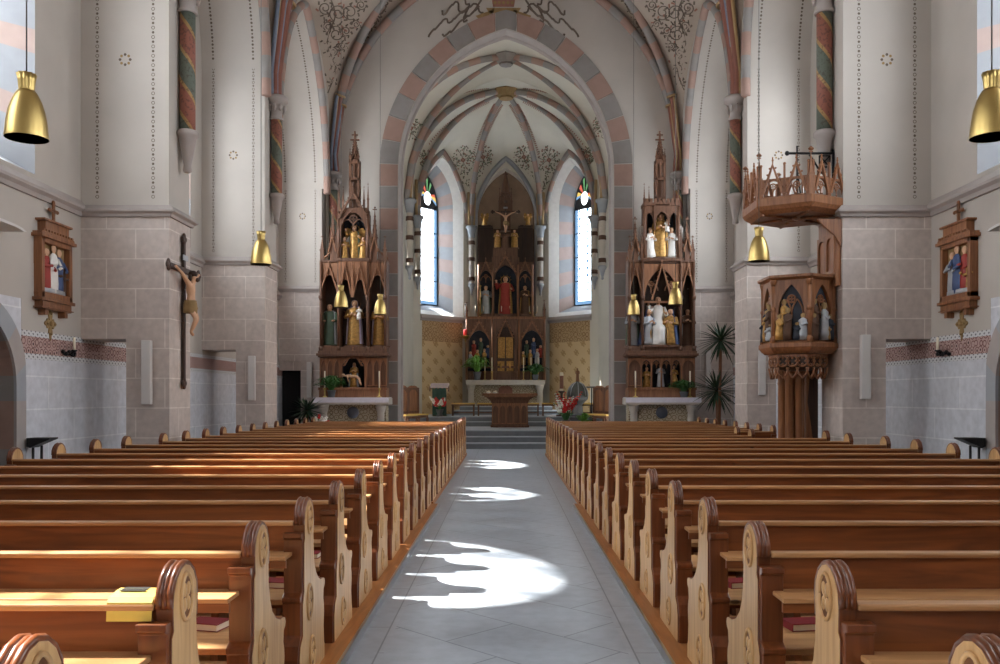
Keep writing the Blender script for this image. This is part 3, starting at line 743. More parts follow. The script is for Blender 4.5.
# ------------------------------------------------------------------ pews
YK = lambda k: 2.9+.91*k
ORD = ['second', 'third', 'fourth', 'fifth', 'sixth', 'seventh', 'eighth', 'ninth', 'tenth', 'eleventh', 'twelfth', 'thirteenth', 'fourteenth', 'fifteenth', 'sixteenth',
       'seventeenth', 'eighteenth', 'nineteenth', 'twentieth', 'twenty-first', 'twenty-second', 'twenty-third']
ENDP = [(-.22, 0), (-.22, .17), (-.2, .23), (-.15, .27), (-.15, .44), (-.12, .5), (-.12, .76), (-.103, .78), (-.108, .85), (-.1, .9), (-.075, .942), (-.04, .968), (0, .978),
        (.04, .968), (.075, .942), (.1, .9), (.106, .85), (.1, .78), (.105, .7), (.125, .62), (.165, .555), (.23, .505), (.3, .482), (.36, .478), (.395, .468), (.405, .445), (.395, .425),
        (.372, .41), (.362, .36), (.38, .32), (.385, .28), (.37, .2), (.385, .1), (.4, .08), (.4, 0)]
def rosette(mb, x, y, z, r, s):
    """carved roundel: a ring with a four-leaf flower in it, on the face that looks along s*x"""
    mb.tube([(x, y+r*math.cos(t)*.8, z+r*math.sin(t)*1.25) for t in [2*PI*i/16 for i in range(17)]], r*.13, 5, 0)
    mb.add([(x, y+r*math.cos(t)*.8, z+r*math.sin(t)*1.25) for t in [2*PI*i/16 for i in range(16)]], [tuple(range(16))], 1)  # flat brown disc: shade of the crevices painted behind the pine flower
    for k in range(4):
        a = PI*k/2+PI/4; mb.ball((x, y+r*.45*math.cos(a)*.8, z+r*.45*math.sin(a)*1.25), r*.3, 6, 0, (.25, 1, 1.3))
    mb.ball((x, y, z), r*.2, 6, 0, (.4, 1, 1))
def make_pew(s, xe, name='church_pew'):
    """pew of the block on side s from the aisle (|x| = 1.07) to |x| = xe; local origin on the platform under the head of the aisle end"""
    t = thing(name, '', 'pew')
    X = lambda x: s*x
    def ends(x0, x1, aisle):
        m = MB(); a, b = sorted((X(x0), X(x1))); m.prism(ENDP, 'yz', a, b, 0, 1)
        e = m.build('pew_end', ['pew_end', 'pew_edge'], t, bevel=.004)
        m = MB()                           # ribbed moulding that follows the head of the end
        H = [(y*1.03, z+.004) for y, z in ENDP[8:18]]
        for c in (.2, .8):
            xx = x0+(x1-x0)*c; m.tube([(X(xx), y, z) for y, z in H], .0125, 6, 0)
        m.tube([(X((x0+x1)/2), y*.98, z-.003) for y, z in H], .012, 6, 0)
        m.build('head_moulding', 'pew_edge', e)
        m = MB(); xi = (x0+.008, x1+.045) if aisle else (x0-.045, x1-.008)
        pts = [(-.235, 0), (-.235, .17), (-.215, .235), (-.168, .28), (-.168, .45), (-.18, .46), (-.18, .48), (-.138, .5), (-.138, .78), (-.155, .79), (-.155, .815), (-.02, .815), (-.02, .0)]
        m.prism(pts, 'yz', *sorted((X(xi[0]), X(xi[1]))), 0, 0); m.build('end_post', 'pew_edge', e, bevel=.004)
        if aisle:
            for y, z, r in ((0, .87, .062), (.0, .42, .075), (.06, .13, .07)):
                m = MB(); rosette(m, X(x0-.002), y, z, r, -s); m.build('rosette', ['pew_end', 'carving'], e)
    ends(1.07, 1.13, True); ends(xe-.06, xe, False)
    x0, x1 = 1.13, xe-.06
    bx = lambda m, y0, y1, z0, z1, mi=0, e=0: m.box(*sorted((X(x0-e), X(x1+e))), y0, y1, z0, z1, mi)
    m = MB(); bx(m, -.1, -.072, .715, .85); m.build('backboard', 'pew_dark', t)
    m = MB(); bx(m, -.125, -.06, .85, .872); m.build('top_rail', 'pew_top', t, bevel=.006)
    m = MB(); bx(m, -.285, -.098, .695, .715); m.build('book_ledge', 'pew_top', t, bevel=.004)
    m = MB(); bx(m, -.275, -.255, .655, .695); m.build('ledge_lip', 'pew_dark', t)
    m = MB(); bx(m, .0, .42, .40, .432); m.build('seat', 'pew_seat', t, bevel=.006)
    m = MB(); bx(m, .34, .37, .3, .4); m.build('seat_apron', 'pew_dark', t)
    m = MB(); bx(m, -.47, -.3, .16, .19); m.build('kneeler', 'pew_top', t, bevel=.005)
    for xs in ((1.6, 2.9, xe-.7)):
        m = MB(); m.prism([(.02, 0), (.05, .4), (.36, .4), (.33, .3), (.2, .12), (.2, 0)], 'yz', X(xs)-.02, X(xs)+.02); m.build('seat_support', 'pew_dark', t)
        m = MB(); m.prism([(-.4, .16), (-.34, .16), (.02, 0), (-.46, 0)], 'yz', X(xs)-.015, X(xs)+.015); m.build('kneeler_foot', 'pew_dark', t)
        m = MB(); m.prism([(-.1, .56), (-.1, .695), (-.25, .695), (-.24, .66), (-.13, .62)], 'yz', X(xs)-.012, X(xs)+.012); m.build('ledge_bracket', 'pew_dark', t)
    return t
protos = {}
for s, side in ((-1, 'left'), (1, 'right')):
    for k in range(-1, 23):
        xe = 5.28 if k <= 10 else 5.13
        if s > 0 and k in (13, 14): xe = 4.2          # shortened beside the pulpit column
        key = (s, xe)
        if key not in protos: o = protos[key] = make_pew(s, xe)
        else: o = copy_tree(protos[key])
        o.location = (0, YK(k), .06)
        n = 22-k
        nth = 'frontmost' if n == 0 else ('rearmost' if k == -1 else (ORD[n-1] if n < 12 else ORD[k]))
        lab = {0: 'stained pine pew with arched carved end, frontmost of the %s block' % side}.get(n, 'stained pine pew with arched carved end, %s from the %s of the %s block' % (nth, 'altar' if n < 12 else 'back', side))
        if k == -1: lab = 'stained pine pew with arched carved end, rearmost of the %s block' % side
        tag(o, lab, 'pew', 'pews of the %s block' % side)
# hymn books lying on the seats
def book(loc, rz, label):
    t = thing('hymn_book', label, 'book', loc, rz, 'red hymn books on the pews')
    m = MB(); m.box(-.085, .085, -.062, .062, 0, .004); m.box(-.085, .085, -.062, .062, .031, .035); m.box(-.085, -.081, -.062, .062, 0, .035); m.build('cover', 'book_red', t, bevel=.002)
    m = MB(); m.box(-.081, .08, -.059, .059, .004, .031); m.build('page_block', 'paper', t)
for i, (s, k, x, lab) in enumerate(((-1, 1, 1.42, 'red hymn book on the left block seat in front of the yellow leaflet'),
        (-1, 2, 1.33, 'red hymn book on the fourth left block seat from the back, near the aisle'), (-1, 3, 1.36, 'red hymn book on the fifth left block seat from the back, near the aisle'),
        (-1, 2, 1.85, 'red hymn book farther in on the fourth left block seat from the back'), (1, 1, 1.42, 'red hymn book on the third right block seat from the back, near the aisle'),
        (1, 2, 1.36, 'red hymn book on the fourth right block seat from the back, near the aisle'), (-1, 1, 2.1, 'red hymn book on the third left block seat from the back, away from aisle'))):
    book((s*x, YK(k)+.33, .493), .1*i-.25, lab)
m = MB(); Lf = [(-.02, .0), (-.02, .022), (.0, .026), (.03, .024), (.085, .015), (.1, .0), (.103, -.03), (.105, -.055)]
m.prism([(a-.1, b+.875) for a, b in [(.1-p[0], p[1]) for p in Lf]]+[(a-.1, b+.873) for a, b in [(.1-p[0], p[1]-.002) for p in Lf]][::-1], 'yz', -1.28, -1.135)
o = tag(m.build('leaflet', 'yellow', None, (0, YK(0)-.02, .062)), 'yellow printed leaflet draped over a pew rail near the aisle', 'leaflet')
m = MB()
for i in range(3): m.box(-1.265, -1.18, -.045+.02*i, -.033+.02*i, .9005, .9022)
m.build('printed_lines', 'ink', o)

# ------------------------------------------------------------------ pendant lamps
def pendant(loc, top, label):
    t = thing('pendant_lamp', label, 'lamp', loc, 0, 'brass pendant lamps')
    m = MB(); K = .72; pr = [(K*r, z) for r, z in [(.205, 0), (.205, .012), (.2, .05), (.19, .12), (.17, .2), (.14, .27), (.108, .32), (.085, .345), (.03, .35)]]
    m.lathe(pr, n=32); m.lathe([(K*r, z) for r, z in [(.199, 0), (.194, .05), (.183, .12), (.163, .2), (.133, .265), (.1, .315), (.02, .33)]], n=32, mi=1)
    m.strip([(K*.205*math.cos(2*PI*i/32), K*.205*math.sin(2*PI*i/32), 0) for i in range(33)], [(K*.199*math.cos(2*PI*i/32), K*.199*math.sin(2*PI*i/32), 0) for i in range(33)])
    m.build('lamp_shade', ['brass', 'brass_in'], t)
    m = MB(); nn = 40                      # fluted crown
    rr = lambda r, k: r*(1+.07*math.cos(k*PI/2))
    m.ring_loft([[(rr(r, k)*math.cos(2*PI*k/nn), rr(r, k)*math.sin(2*PI*k/nn), z) for k in range(nn)] for r, z in ((.05, .335), (.05, .36), (.055, .42), (.066, .47), (.06, .47), (.045, .42), (.03, .4))], 0, True)
    m.build('crown', 'brass', t)
    m = MB(); m.lathe([(.025, .22), (.04, .18), (.045, .12), (.03, .07), (.005, .06)], n=14); m.build('bulb', 'white', t)
    m = MB(); m.tube([(0, 0, .4), (0, 0, top-loc[2])], .005, 6); m.build('cable', 'bronze', t)
for (x, y), lab in {(-3.5, 6.33): 'large brass bell lamp hanging before the window over the left pews', (-3.5, 12.39): 'brass bell lamp hanging in front of the second left pier',
        (-3.5, 18.4): 'brass bell lamp hanging before the left altar, over its left niche', (-2.9, 20.0): 'small brass bell lamp hanging before the left altar, over its right post',
        (3.53, 6.3): 'large brass bell lamp hanging near the right window over the pews', (3.53, 12.1): 'brass bell lamp hanging beside the pulpit canopy',
        (3.5, 17.9): 'brass bell lamp hanging before the right altar, over its right post', (2.96, 20.1): 'small brass bell lamp hanging before the right altar, over its left post'}.items():
    u = abs(x)/XP; pendant((x, y, 3.48), 12.1, lab)

# ------------------------------------------------------------------ things on the nave walls and piers
def line_speaker(x, y, z0, z1, label):
    t = thing('column_loudspeaker', label, 'loudspeaker', (x, y, z0), 0, 'white column loudspeakers on the piers')
    h = z1-z0
    m = MB(); m.box(-.075, .075, -.11, -.015, 0, h); m.build('case', 'speaker', t, bevel=.01)
    m = MB(); m.box(-.06, .06, -.114, -.11, .05, h-.05); m.build('front_grille', 'speaker', t)
    for z in (.2, h-.2):
        m = MB(); m.box(-.03, .03, -.015, .0, z-.03, z+.03); m.build('bracket', 'iron', t)
for x, y, z0, z1, lab in ((-5.63, 13.65, 1.47, 2.47, 'white column loudspeaker on the stone pier beside the large crucifix'), (-5.57, 19.07, 1.5, 2.48, 'white column loudspeaker on the second left pier'),
        (-5.78, 25.55, 1.55, 2.6, 'white column loudspeaker between the dark doorway and the left altar'), (5.63, 13.65, 1.55, 2.56, 'white column loudspeaker on the stone pier beside the pulpit'),
        (5.61, 19.07, 1.62, 2.6, 'white column loudspeaker behind the pulpit column'), (5.95, 25.55, 1.8, 2.95, 'white column loudspeaker between the right altar and the yucca')):
    line_speaker(x, y, z0, z1, lab)
def station(s, label, cols):
    """carved relief in a wooden wall frame; built facing -y, then turned to the nave"""
    t = thing('relief_station', label, 'wall relief', (s*XW, 12.72, 2.88), 0); t.scale = (1.1, .62, .82)
    t.rotation_euler.z = PI/2 if s < 0 else -PI/2
    m = MB(); w = .39
    for a, b, c, d in ((-w, -w+.07, .16, 1.2), (w-.07, w, .16, 1.2), (-w, w, 1.12, 1.22), (-w, w, .16, .26)): m.box(a, b, -.2, -.002, c, d)
    m.build('frame', 'pulpit', t, bevel=.008)
    m = MB(); m.box(-w-.06, w+.06, -.26, 0, 1.2, 1.26); m.box(-w-.03, w+.03, -.23, 0, 1.26, 1.3); m.box(-.3, .3, -.2, 0, 1.3, 1.5); m.box(-.36, .36, -.24, 0, 1.5, 1.54); m.build('cornice', 'pulpit', t, bevel=.006)
    m = MB()
    for i in range(11): m.box(-w+.0+i*.0725, -w+.04+i*.0725, -.24, -.2, 1.3, 1.345)
    m.box(-w-.01, w+.01, -.235, -.205, 1.295, 1.31); m.build('cresting', 'pulpit', t)
    m = MB(); m.box(-w-.04, w+.04, -.24, 0, .1, .16); m.box(-w+.02, w-.02, -.2, 0, -.04, .1)
    for x in (-w+.1, w-.18): m.box(x, x+.08, -.18, 0, -.14, -.04)
    m.box(-w-.02, w+.02, -.22, 0, -.02, .0); m.build('base', 'pulpit', t, bevel=.006)
    m = MB(); m.box(-.025, .025, -.12, -.08, 1.54, 1.9); m.box(-.1, .1, -.12, -.08, 1.72, 1.77)
    for x, z in ((0, 1.9), (-.1, 1.745), (.1, 1.745)): m.ball((x, -.1, z), .035, 8)
    m.build('cross_finial', 'pulpit', t)
    m = MB(); m.box(-w+.08, w-.08, -.06, -.01, .25, 1.13); m.build('relief_ground', 'mural_gold', t)
    for i, (x, h, c, d, lean) in enumerate(((-.17, .68, cols[0], .12, .05), (-.02, .76, cols[1], .15, -.02), (.15, .72, cols[2], .12, .02), (.24, .5, cols[3], .1, -.08))):
        m = MB(); z0 = .27; h *= 1.12
        m.lathe([(.1, 0), (.11, h*.2), (.095, h*.5), (.1, h*.72), (.075, h*.8), (.032, h*.84), (.03, h*.86), (.055, h*.9), (.06, h*.95), (.045, h*1.0), (.005, h*1.02)], (x, -d*.8, z0), 12, 0, True, 1, .55, mis=[0]*5+[1]*5)
        m.tube([(x-.09, -d*.9, z0+h*.74), (x-.13, -d-.04, z0+h*.58), (x-.02+lean, -d-.09, z0+h*.62)], .028, 6, 0); m.tube([(x+.09, -d*.9, z0+h*.74), (x+.14, -d-.04, z0+h*.56), (x+.05+lean, -d-.09, z0+h*.52)], .028, 6, 0)
        m.build('relief_figure', [c, 'skin'], t)
    m = MB(); m.lathe([(.31, 0), (.3, .05), (.3, .09), (.1, .11), (.01, .115)], (0, -.1, .25), 14, 0, True, 1, .25); m.build('relief_rocks', 'silver', t)
station(-1, 'dark framed carved relief of robed figures on the left wall', ('red', 'white', 'blue', 'brown'))
station(1, 'brown framed carved relief with a blue and red robe on the right wall', ('silver', 'blue', 'red', 'gold'))
for s, sd in ((-1, 'left'), (1, 'right')):
    rz = PI/2 if s < 0 else -PI/2
    m = MB(); P4 = []
    for k in range(48):
        a = 2*PI*k/48; r = .1+.045*math.cos(4*a)+.02*math.cos(12*a); P4.append((r*math.cos(a)*1.0, r*math.sin(a)*1.5))
    m.prism(P4, 'xz', -.02, 0); m.ball((0, -.025, 0), .04, 8)
    for k in range(4): m.ball((.1*math.cos(PI*k/2), -.025, .15*math.sin(PI*k/2)), .022, 8)
    tag(m.build('consecration_cross', 'mural_gold', None, (s*(XW-.004), 12.72, 2.66), 0, rz), 'ochre four-lobed cross on the %s wall under the framed relief' % sd, 'cross')
    t = thing('wall_candle_bracket', 'white candle on a dark leafy bracket over the %s wall frieze' % sd, 'candle', (s*(XW-.008), 13.2, 2.25), rz)
    m = MB(); m.tube([(0, 0, 0), (0, -.06, -.02), (0, -.12, .03)], .014, 6)
    for k in range(9): m.ball((.16*(k-4)/4, -.03-.03*(k % 2), .02*math.cos(k*2)), .03, 6)
    m.lathe([(.005, .02), (.04, .03), (.045, .05)], (0, -.12, 0), 10); m.build('leafy_bracket', 'iron', t)
    m = MB(); m.lathe([(.02, .05), (.02, .24), (.004, .245)], (0, -.12, 0), 10); m.build('candle', 'wax', t)
    t = thing('standing_tray', 'black tray on two thin posts against the %s wall' % sd, 'stand', (s*(XW-.2), 12.1, 0), rz, None)
    m = MB(); m.prism([(-.19, 1.02), (.13, 1.02), (.13, .9), (.08, .88), (.05, .9), (-.19, 1.0)], 'yz', -.12, .12); m.build('tray', 'black', t, bevel=.005)
    for x in (-.06, .06):
        m = MB(); m.tube([(0, x+.04, .91), (0, x+.04, .02)], .018, 8); m.build('post', 'black', t)
    m = MB(); m.box(-.14, .14, -.12, .12, 0, .02); m.build('foot', 'black', t)
    m = MB(); m.tube([(0, .1, .62), (0, .18, .62)], .012, 6); m.ball((0, .18, .62), .03, 8); m.build('clamp_knob', 'black', t)
    m = MB(); yy = 9.75+.0
    A = [(-.5, 0), (-.46, .025), (-.3, .05), (0, .06), (.3, .05), (.46, .03), (.56, .0), (.5, -.01), (.3, .015), (0, .025), (-.3, .015), (-.5, -.01)]
    m.prism(A, 'xz', -.34, -.02); o = tag(m.build('wall_uplight', 'speaker', None, (s*XW, 10.95, 3.78), 0, rz), 'white wing shaped uplight on the %s wall' % sd, 'wall light')
# ------------------------------------------------------------------ carved figures
def person_body(m, h, pose='stand', robe=0, skin=1, arms='fold', under=None):
    """robed figure h high facing -y, feet at the origin: robe with folds, neck, head, arms and hands, one continuous surface per limb rooted in the robe"""
    n = 20
    def rings(pr):
        out = []
        for z, rx, ry, yo, fold in pr:
            out.append([((rx*math.cos(2*PI*k/n)*(1+fold*math.cos(k*PI*.7)))*h, (yo+ry*math.sin(2*PI*k/n)*(1+fold*math.cos(k*PI*.7)))*h, z*h) for k in range(n)])
        return out
    if pose == 'kneel':
        pr = [(0, .15, .2, .05, .08), (.06, .16, .22, .05, .08), (.14, .145, .19, .03, .07), (.28, .12, .13, .0, .05), (.42, .11, .1, -.02, .03), (.56, .12, .09, -.03, .02), (.66, .105, .075, -.03, 0), (.7, .06, .05, -.035, 0)]; zs = .72; yh = -.04
    elif pose == 'sit':
        pr = [(0, .14, .1, -.12, .12), (.1, .125, .1, -.12, .12), (.25, .12, .11, -.12, .1), (.33, .13, .18, -.07, .05), (.39, .12, .14, -.01, .04), (.5, .1, .09, .02, .03), (.64, .125, .09, .02, .02), (.74, .11, .075, .02, 0), (.78, .06, .05, .015, 0)]; zs = .8; yh = .01
    else:
        pr = [(0, .13, .11, 0, .1), (.04, .135, .115, 0, .1), (.25, .12, .1, 0, .09), (.45, .11, .09, 0, .06), (.58, .1, .08, 0, .04), (.7, .112, .08, 0, .02), (.79, .118, .075, 0, 0), (.83, .07, .055, -.005, 0)]; zs = .845; yh = -.005
    hd = [(zs, .032, .034, yh, 0), (zs+.025, .034, .036, yh-.004, 0), (zs+.04, .045, .052, yh-.01, 0), (zs+.075, .052, .06, yh-.008, 0), (zs+.11, .05, .056, yh-.002, 0), (zs+.14, .034, .04, yh, 0), (zs+.15, .005, .006, yh, 0)]
    if zs > .8: hd = [(min(z, .999), a, b, c, d) for z, a, b, c, d in hd]
    full = pr+hd
    m.ring_loft(rings(full), robe, True, mis=[robe]*(len(pr)-1)+[skin]*len(hd))
    hz = zs+.07
    m.ball((0, (yh-.066)*h, (hz)*h), .011*h, 6, skin, (1, 1.2, 1.6))
    for sx in (-1, 1): m.ball((sx*.02*h, (yh-.057)*h, (hz+.02)*h), .006*h, 6, 2)
    sh = zs-.06
    P_ = lambda x, y, z: (x*h, (yh+y)*h, z*h)
    if arms == 'fold': A = [((.1, 0, sh), (.15, -.04, sh-.17), (.03, -.14, sh-.12)), ((-.1, 0, sh), (-.15, -.04, sh-.17), (-.02, -.15, sh-.09))]
    elif arms == 'bless': A = [((.1, 0, sh), (.16, -.03, sh-.16), (.12, -.15, sh-.12)), ((-.1, 0, sh), (-.18, -.05, sh-.1), (-.2, -.1, sh+.09))]
    elif arms == 'wide': A = [((.1, 0, sh), (.2, -.02, sh-.1), (.26, -.1, sh+.0)), ((-.1, 0, sh), (-.2, -.02, sh-.1), (-.26, -.1, sh+.0))]
    else: A = [((.1, 0, sh), (.14, -.03, sh-.17), (.08, -.14, sh-.2)), ((-.1, 0, sh), (-.14, -.03, sh-.17), (-.08, -.14, sh-.2))]
    for a, b, c in A:
        m.tube([P_(*a), P_(*b), P_(*[b[i]*.3+c[i]*.7 for i in range(3)])], [.042*h, .038*h, .042*h], 8, robe)
        m.tube([P_(*[b[i]*.35+c[i]*.65 for i in range(3)]), P_(*c)], [.02*h, .024*h], 6, skin); m.ball(P_(*c), .026*h, 6, skin)
    return zs, yh
def statue(label, loc, h, robe='white', cloak=None, pose='stand', arms='fold', skin='skin', hair='hair', halo=False, wings=None, group=None, rz=0, name='carved_saint', cat='statue', veil=False, extra=None):
    t = thing(name, label, cat, loc, rz, group); t.scale = (1.22 if pose != 'sit' else 1.05, 1.1, 1)
    m = MB(); m.lathe([(.2*h, 0), (.2*h, .03*h), (.17*h, .04*h)], (0, .02*h if pose == 'kneel' else (-.05*h if pose == 'sit' else 0), 0), 10, 0, False); m.build('plinth', 'oak', t)
    m = MB(); m.X = Matrix.Translation((0, 0, .04*h)); zs, yh = person_body(m, h*.95, pose, 0, 1, arms); m.build('figure', [robe, skin, 'hair'], t)
    H = h*.95; z0 = .04*h
    m = MB(); m.X = Matrix.Translation((0, 0, z0)); n = 14
    def shell(rows, a0, a1):
        R = []
        for z, rx, ry, yo in rows:
            R.append([(rx*math.cos(a0+(a1-a0)*k/n)*H, (yo+ry*math.sin(a0+(a1-a0)*k/n))*H*1.0, z*H) for k in range(n+1)])
        m.ring_loft(R, 0, True, False, False)
        R2 = [[(x*.93, y*.93, z) for x, y, z in r] for r in R]; m.ring_loft(R2, 0, True, False, False)
        for i in range(len(R)-1):
            for k in (0, n): m.add([R[i][k], R[i+1][k], R2[i+1][k], R2[i][k]], [(0,1,2,3)])
    if veil: shell([(zs-.08, .11, .08, yh), (zs+.02, .066, .07, yh), (zs+.09, .064, .068, yh), (zs+.14, .045, .05, yh), (zs+.16, .01, .01, yh)], -.35, PI+.35)
    else: shell([(zs+.03, .05, .06, yh), (zs+.09, .06, .066, yh), (zs+.135, .045, .05, yh), (zs+.158, .01, .01, yh)], -.3, PI+.3)
    m.build('veil' if veil else 'hair', (cloak or robe) if veil else hair, t)
    if cloak:
        m = MB(); m.X = Matrix.Translation((0, 0, z0))
        rows = {'stand': [(.03, .16, .14, .0), (.3, .15, .125, 0), (.55, .135, .105, 0), (.72, .135, .095, 0), (.81, .122, .08, 0), (.84, .07, .06, 0)],
                'kneel': [(.02, .185, .25, .05), (.15, .17, .21, .03), (.4, .13, .12, -.01), (.58, .14, .1, -.03), (.69, .1, .07, -.03)],
                'sit': [(.02, .19, .16, -.1), (.25, .18, .17, -.1), (.38, .17, .17, -.01), (.6, .145, .11, .02), (.75, .12, .08, .02)]}[pose]
        shell(rows, -.75, PI+.45); m.build('cloak', cloak, t)
    if halo:
        m = MB(); c = (0, (yh+.075)*H, z0+(zs+.08)*H); m.tube([(c[0]+.1*H*math.cos(a), c[1], c[2]+.1*H*math.sin(a)) for a in [2*PI*i/14 for i in range(15)]], .008*H, 5)
        for k in range(10): a = 2*PI*k/10; m.tube([(c[0]+.1*H*math.cos(a), c[1], c[2]+.1*H*math.sin(a)), (c[0]+.15*H*math.cos(a), c[1], c[2]+.15*H*math.sin(a))], [.008*H, .001], 4)
        m.build('halo', 'gold', t)
    if wings:
        for sx in (-1, 1):
            m = MB(); Wg = [(sx*.03, .76), (sx*.1, .9), (sx*.19, .96), (sx*.25, .86), (sx*.24, .6), (sx*.2, .36), (sx*.14, .28), (sx*.13, .5), (sx*.06, .62)]
            m.prism([(a*H, b*H+z0) for a, b in Wg], 'xz', .07*H, .1*H); m.build('wing', wings, t)
    if extra: extra(t, H, z0)
    return t
def child_on_arm(t, H, z0):
    m = MB(); m.X = Matrix.Translation((.1*H, -.12*H, z0+.56*H)); person_body(m, .3*H, 'sit', 0, 1, 'fold'); m.build('carved_child', ['white', 'skin', 'hair'], t)
def staff(t, H, z0):
    m = MB(); m.tube([(-.15*H, -.16*H, z0), (-.15*H, -.16*H, z0+.95*H)], .012*H, 6); m.ball((-.15*H, -.16*H, z0+.97*H), .03*H, 6); m.build('staff', 'gold', t)
def lap_body(t, H, z0):
    m = MB(); pts = [(-.32, -.24, .42), (-.26, -.22, .43), (-.16, -.22, .42), (0, -.23, .4), (.12, -.24, .4), (.22, -.24, .32), (.27, -.24, .14), (.31, -.29, .08)]
    m.tube([(a*H, b*H, c*H+z0) for a, b, c in pts], [.02*H, .05*H, .075*H, .065*H, .06*H, .05*H, .035*H, .03*H], 8, 0); m.ball((-.36*H, -.24*H, .46*H+z0), .065*H, 8, 0)
    m.tube([(a*H, b*H, c*H+z0) for a, b, c in ((-.2, -.28, .44), (-.18, -.33, .3), (-.14, -.34, .18))], .024*H, 6, 0); m.build('reclining_figure', 'skin', t)
def crucified(label, loc, h, rz=0, beam=True, body='skin', name='crucifix', scale_cross=1.0, long_foot=1.0):
    """h = height of the figure; cross stands behind it; faces -y"""
    t = thing(name, label, 'crucifix', loc, rz)
    if beam:
        m = MB(); w = .035*h; a = .62*h; top = h*1.5; bot = -long_foot*h
        m.box(-w, w, 0, .045*h, bot, top); m.build('upright', 'oak_dark', t, bevel=.004)
        m = MB(); m.box(-a, a, -.003*h, .042*h, .98*h, 1.06*h); m.build('crossbar', 'oak_dark', t, bevel=.004)
        for k, (x, z) in enumerate(((0, top), (0, bot), (-a, 1.02*h), (a, 1.02*h))):
            m = MB()
            for dx, dz in ((.04, 0), (-.04, 0), (0, .045), (0, -.045)): m.ball((x+dx*h, .015*h, z+dz*h), .05*h, 8, 0, (1, .5, 1))
            m.build('trefoil_end', 'oak_dark', t)
        m = MB(); m.box(-.1*h, .1*h, -.012*h, 0, 1.17*h, 1.25*h); m.build('title_board', 'silver', t)
    bm = bpy.data.meshes.new('figure')
    J = {'pel': (0, -.07, .5), 'wai': (.01, -.09, .6), 'che': (0, -.09, .74), 'nec': (0, -.1, .84), 'jaw': (.01, -.13, .88), 'hed': (.02, -.14, .94), 'shl': (.1, -.08, .82), 'ell': (.27, -.06, .93), 'wrl': (.44, -.045, 1.0), 'hal': (.5, -.04, 1.02),
         'shr': (-.1, -.08, .82), 'elr': (-.27, -.06, .93), 'wrr': (-.44, -.045, 1.0), 'har': (-.5, -.04, 1.02), 'hil': (.055, -.08, .47), 'knl': (.05, -.17, .27), 'anl': (.015, -.08, .07), 'fol': (.01, -.13, .01),
         'hir': (-.055, -.08, .47), 'knr': (-.03, -.18, .27), 'anr': (-.01, -.09, .075), 'for': (-.012, -.14, .015)}
    Rr = {'pel': .075, 'wai': .065, 'che': .08, 'nec': .035, 'jaw': .04, 'hed': .058, 'shl': .045, 'ell': .032, 'wrl': .022, 'hal': .026, 'hil': .06, 'knl': .042, 'anl': .027, 'fol': .024}
    E = [('pel', 'wai'), ('wai', 'che'), ('che', 'nec'), ('nec', 'jaw'), ('jaw', 'hed'), ('che', 'shl'), ('shl', 'ell'), ('ell', 'wrl'), ('wrl', 'hal'), ('che', 'shr'), ('shr', 'elr'), ('elr', 'wrr'), ('wrr', 'har'),
         ('pel', 'hil'), ('hil', 'knl'), ('knl', 'anl'), ('anl', 'fol'), ('pel', 'hir'), ('hir', 'knr'), ('knr', 'anr'), ('anr', 'for')]
    ks = list(J); bm.from_pydata([tuple(c*h for c in J[k]) for k in ks], [(ks.index(a), ks.index(b)) for a, b in E], [])
    o = bpy.data.objects.new('figure', bm); COL.objects.link(o); o.parent = t; bm.materials.append(M[body])
    sk = o.modifiers.new('skin', 'SKIN'); o.modifiers.new('sub', 'SUBSURF').levels = 2; o.modifiers['sub'].render_levels = 2; sk.use_smooth_shade = True
    for k, v in zip(ks, bm.skin_vertices[0].data):
        kk = k if k in Rr else {'shr': 'shl', 'elr': 'ell', 'wrr': 'wrl', 'har': 'hal', 'hir': 'hil', 'knr': 'knl', 'anr': 'anl', 'for': 'fol'}[k]
        v.radius = (Rr[kk]*h*.9,)*2; v.use_root = k == 'pel'
    m = MB(); n = 14
    m.ring_loft([[(rx*h*math.cos(2*PI*k/n)*(1+.06*math.cos(k*2.2)), (-.08+ry*math.sin(2*PI*k/n))*h, z*h) for k in range(n)] for z, rx, ry in ((.36, .115, .1), (.42, .12, .105), (.5, .11, .1), (.555, .098, .09))], 0, True)
    m.tube([(.1*h, -.1*h, .54*h), (.15*h, -.11*h, .45*h), (.14*h, -.1*h, .33*h)], [.03*h, .035*h, .015*h], 7, 0); m.build('loincloth', 'gold' if body != 'skin' else 'mural_gold', t)
    m = MB(); m.ball((.02*h, -.115*h, .965*h), .066*h, 10, 0, (1, 1.05, .85)); m.tube([(-.03*h, -.09*h, .95*h), (-.05*h, -.09*h, .86*h)], .028*h, 6, 0); m.tube([(.07*h, -.1*h, .95*h), (.08*h, -.11*h, .86*h)], .028*h, 6, 0); m.ball((.02*h, -.18*h, .875*h), .03*h, 6, 0, (1, .8, 1.2)); m.build('hair', 'hair', t)
    return t
# large crucifix on the aisle face of the left pier
crucified('large painted wooden crucifix on the first left pier', (-XP+.06, 14.16, 2.57), 1.06, PI/2, True, 'skin', 'crucifix', 1, .72)

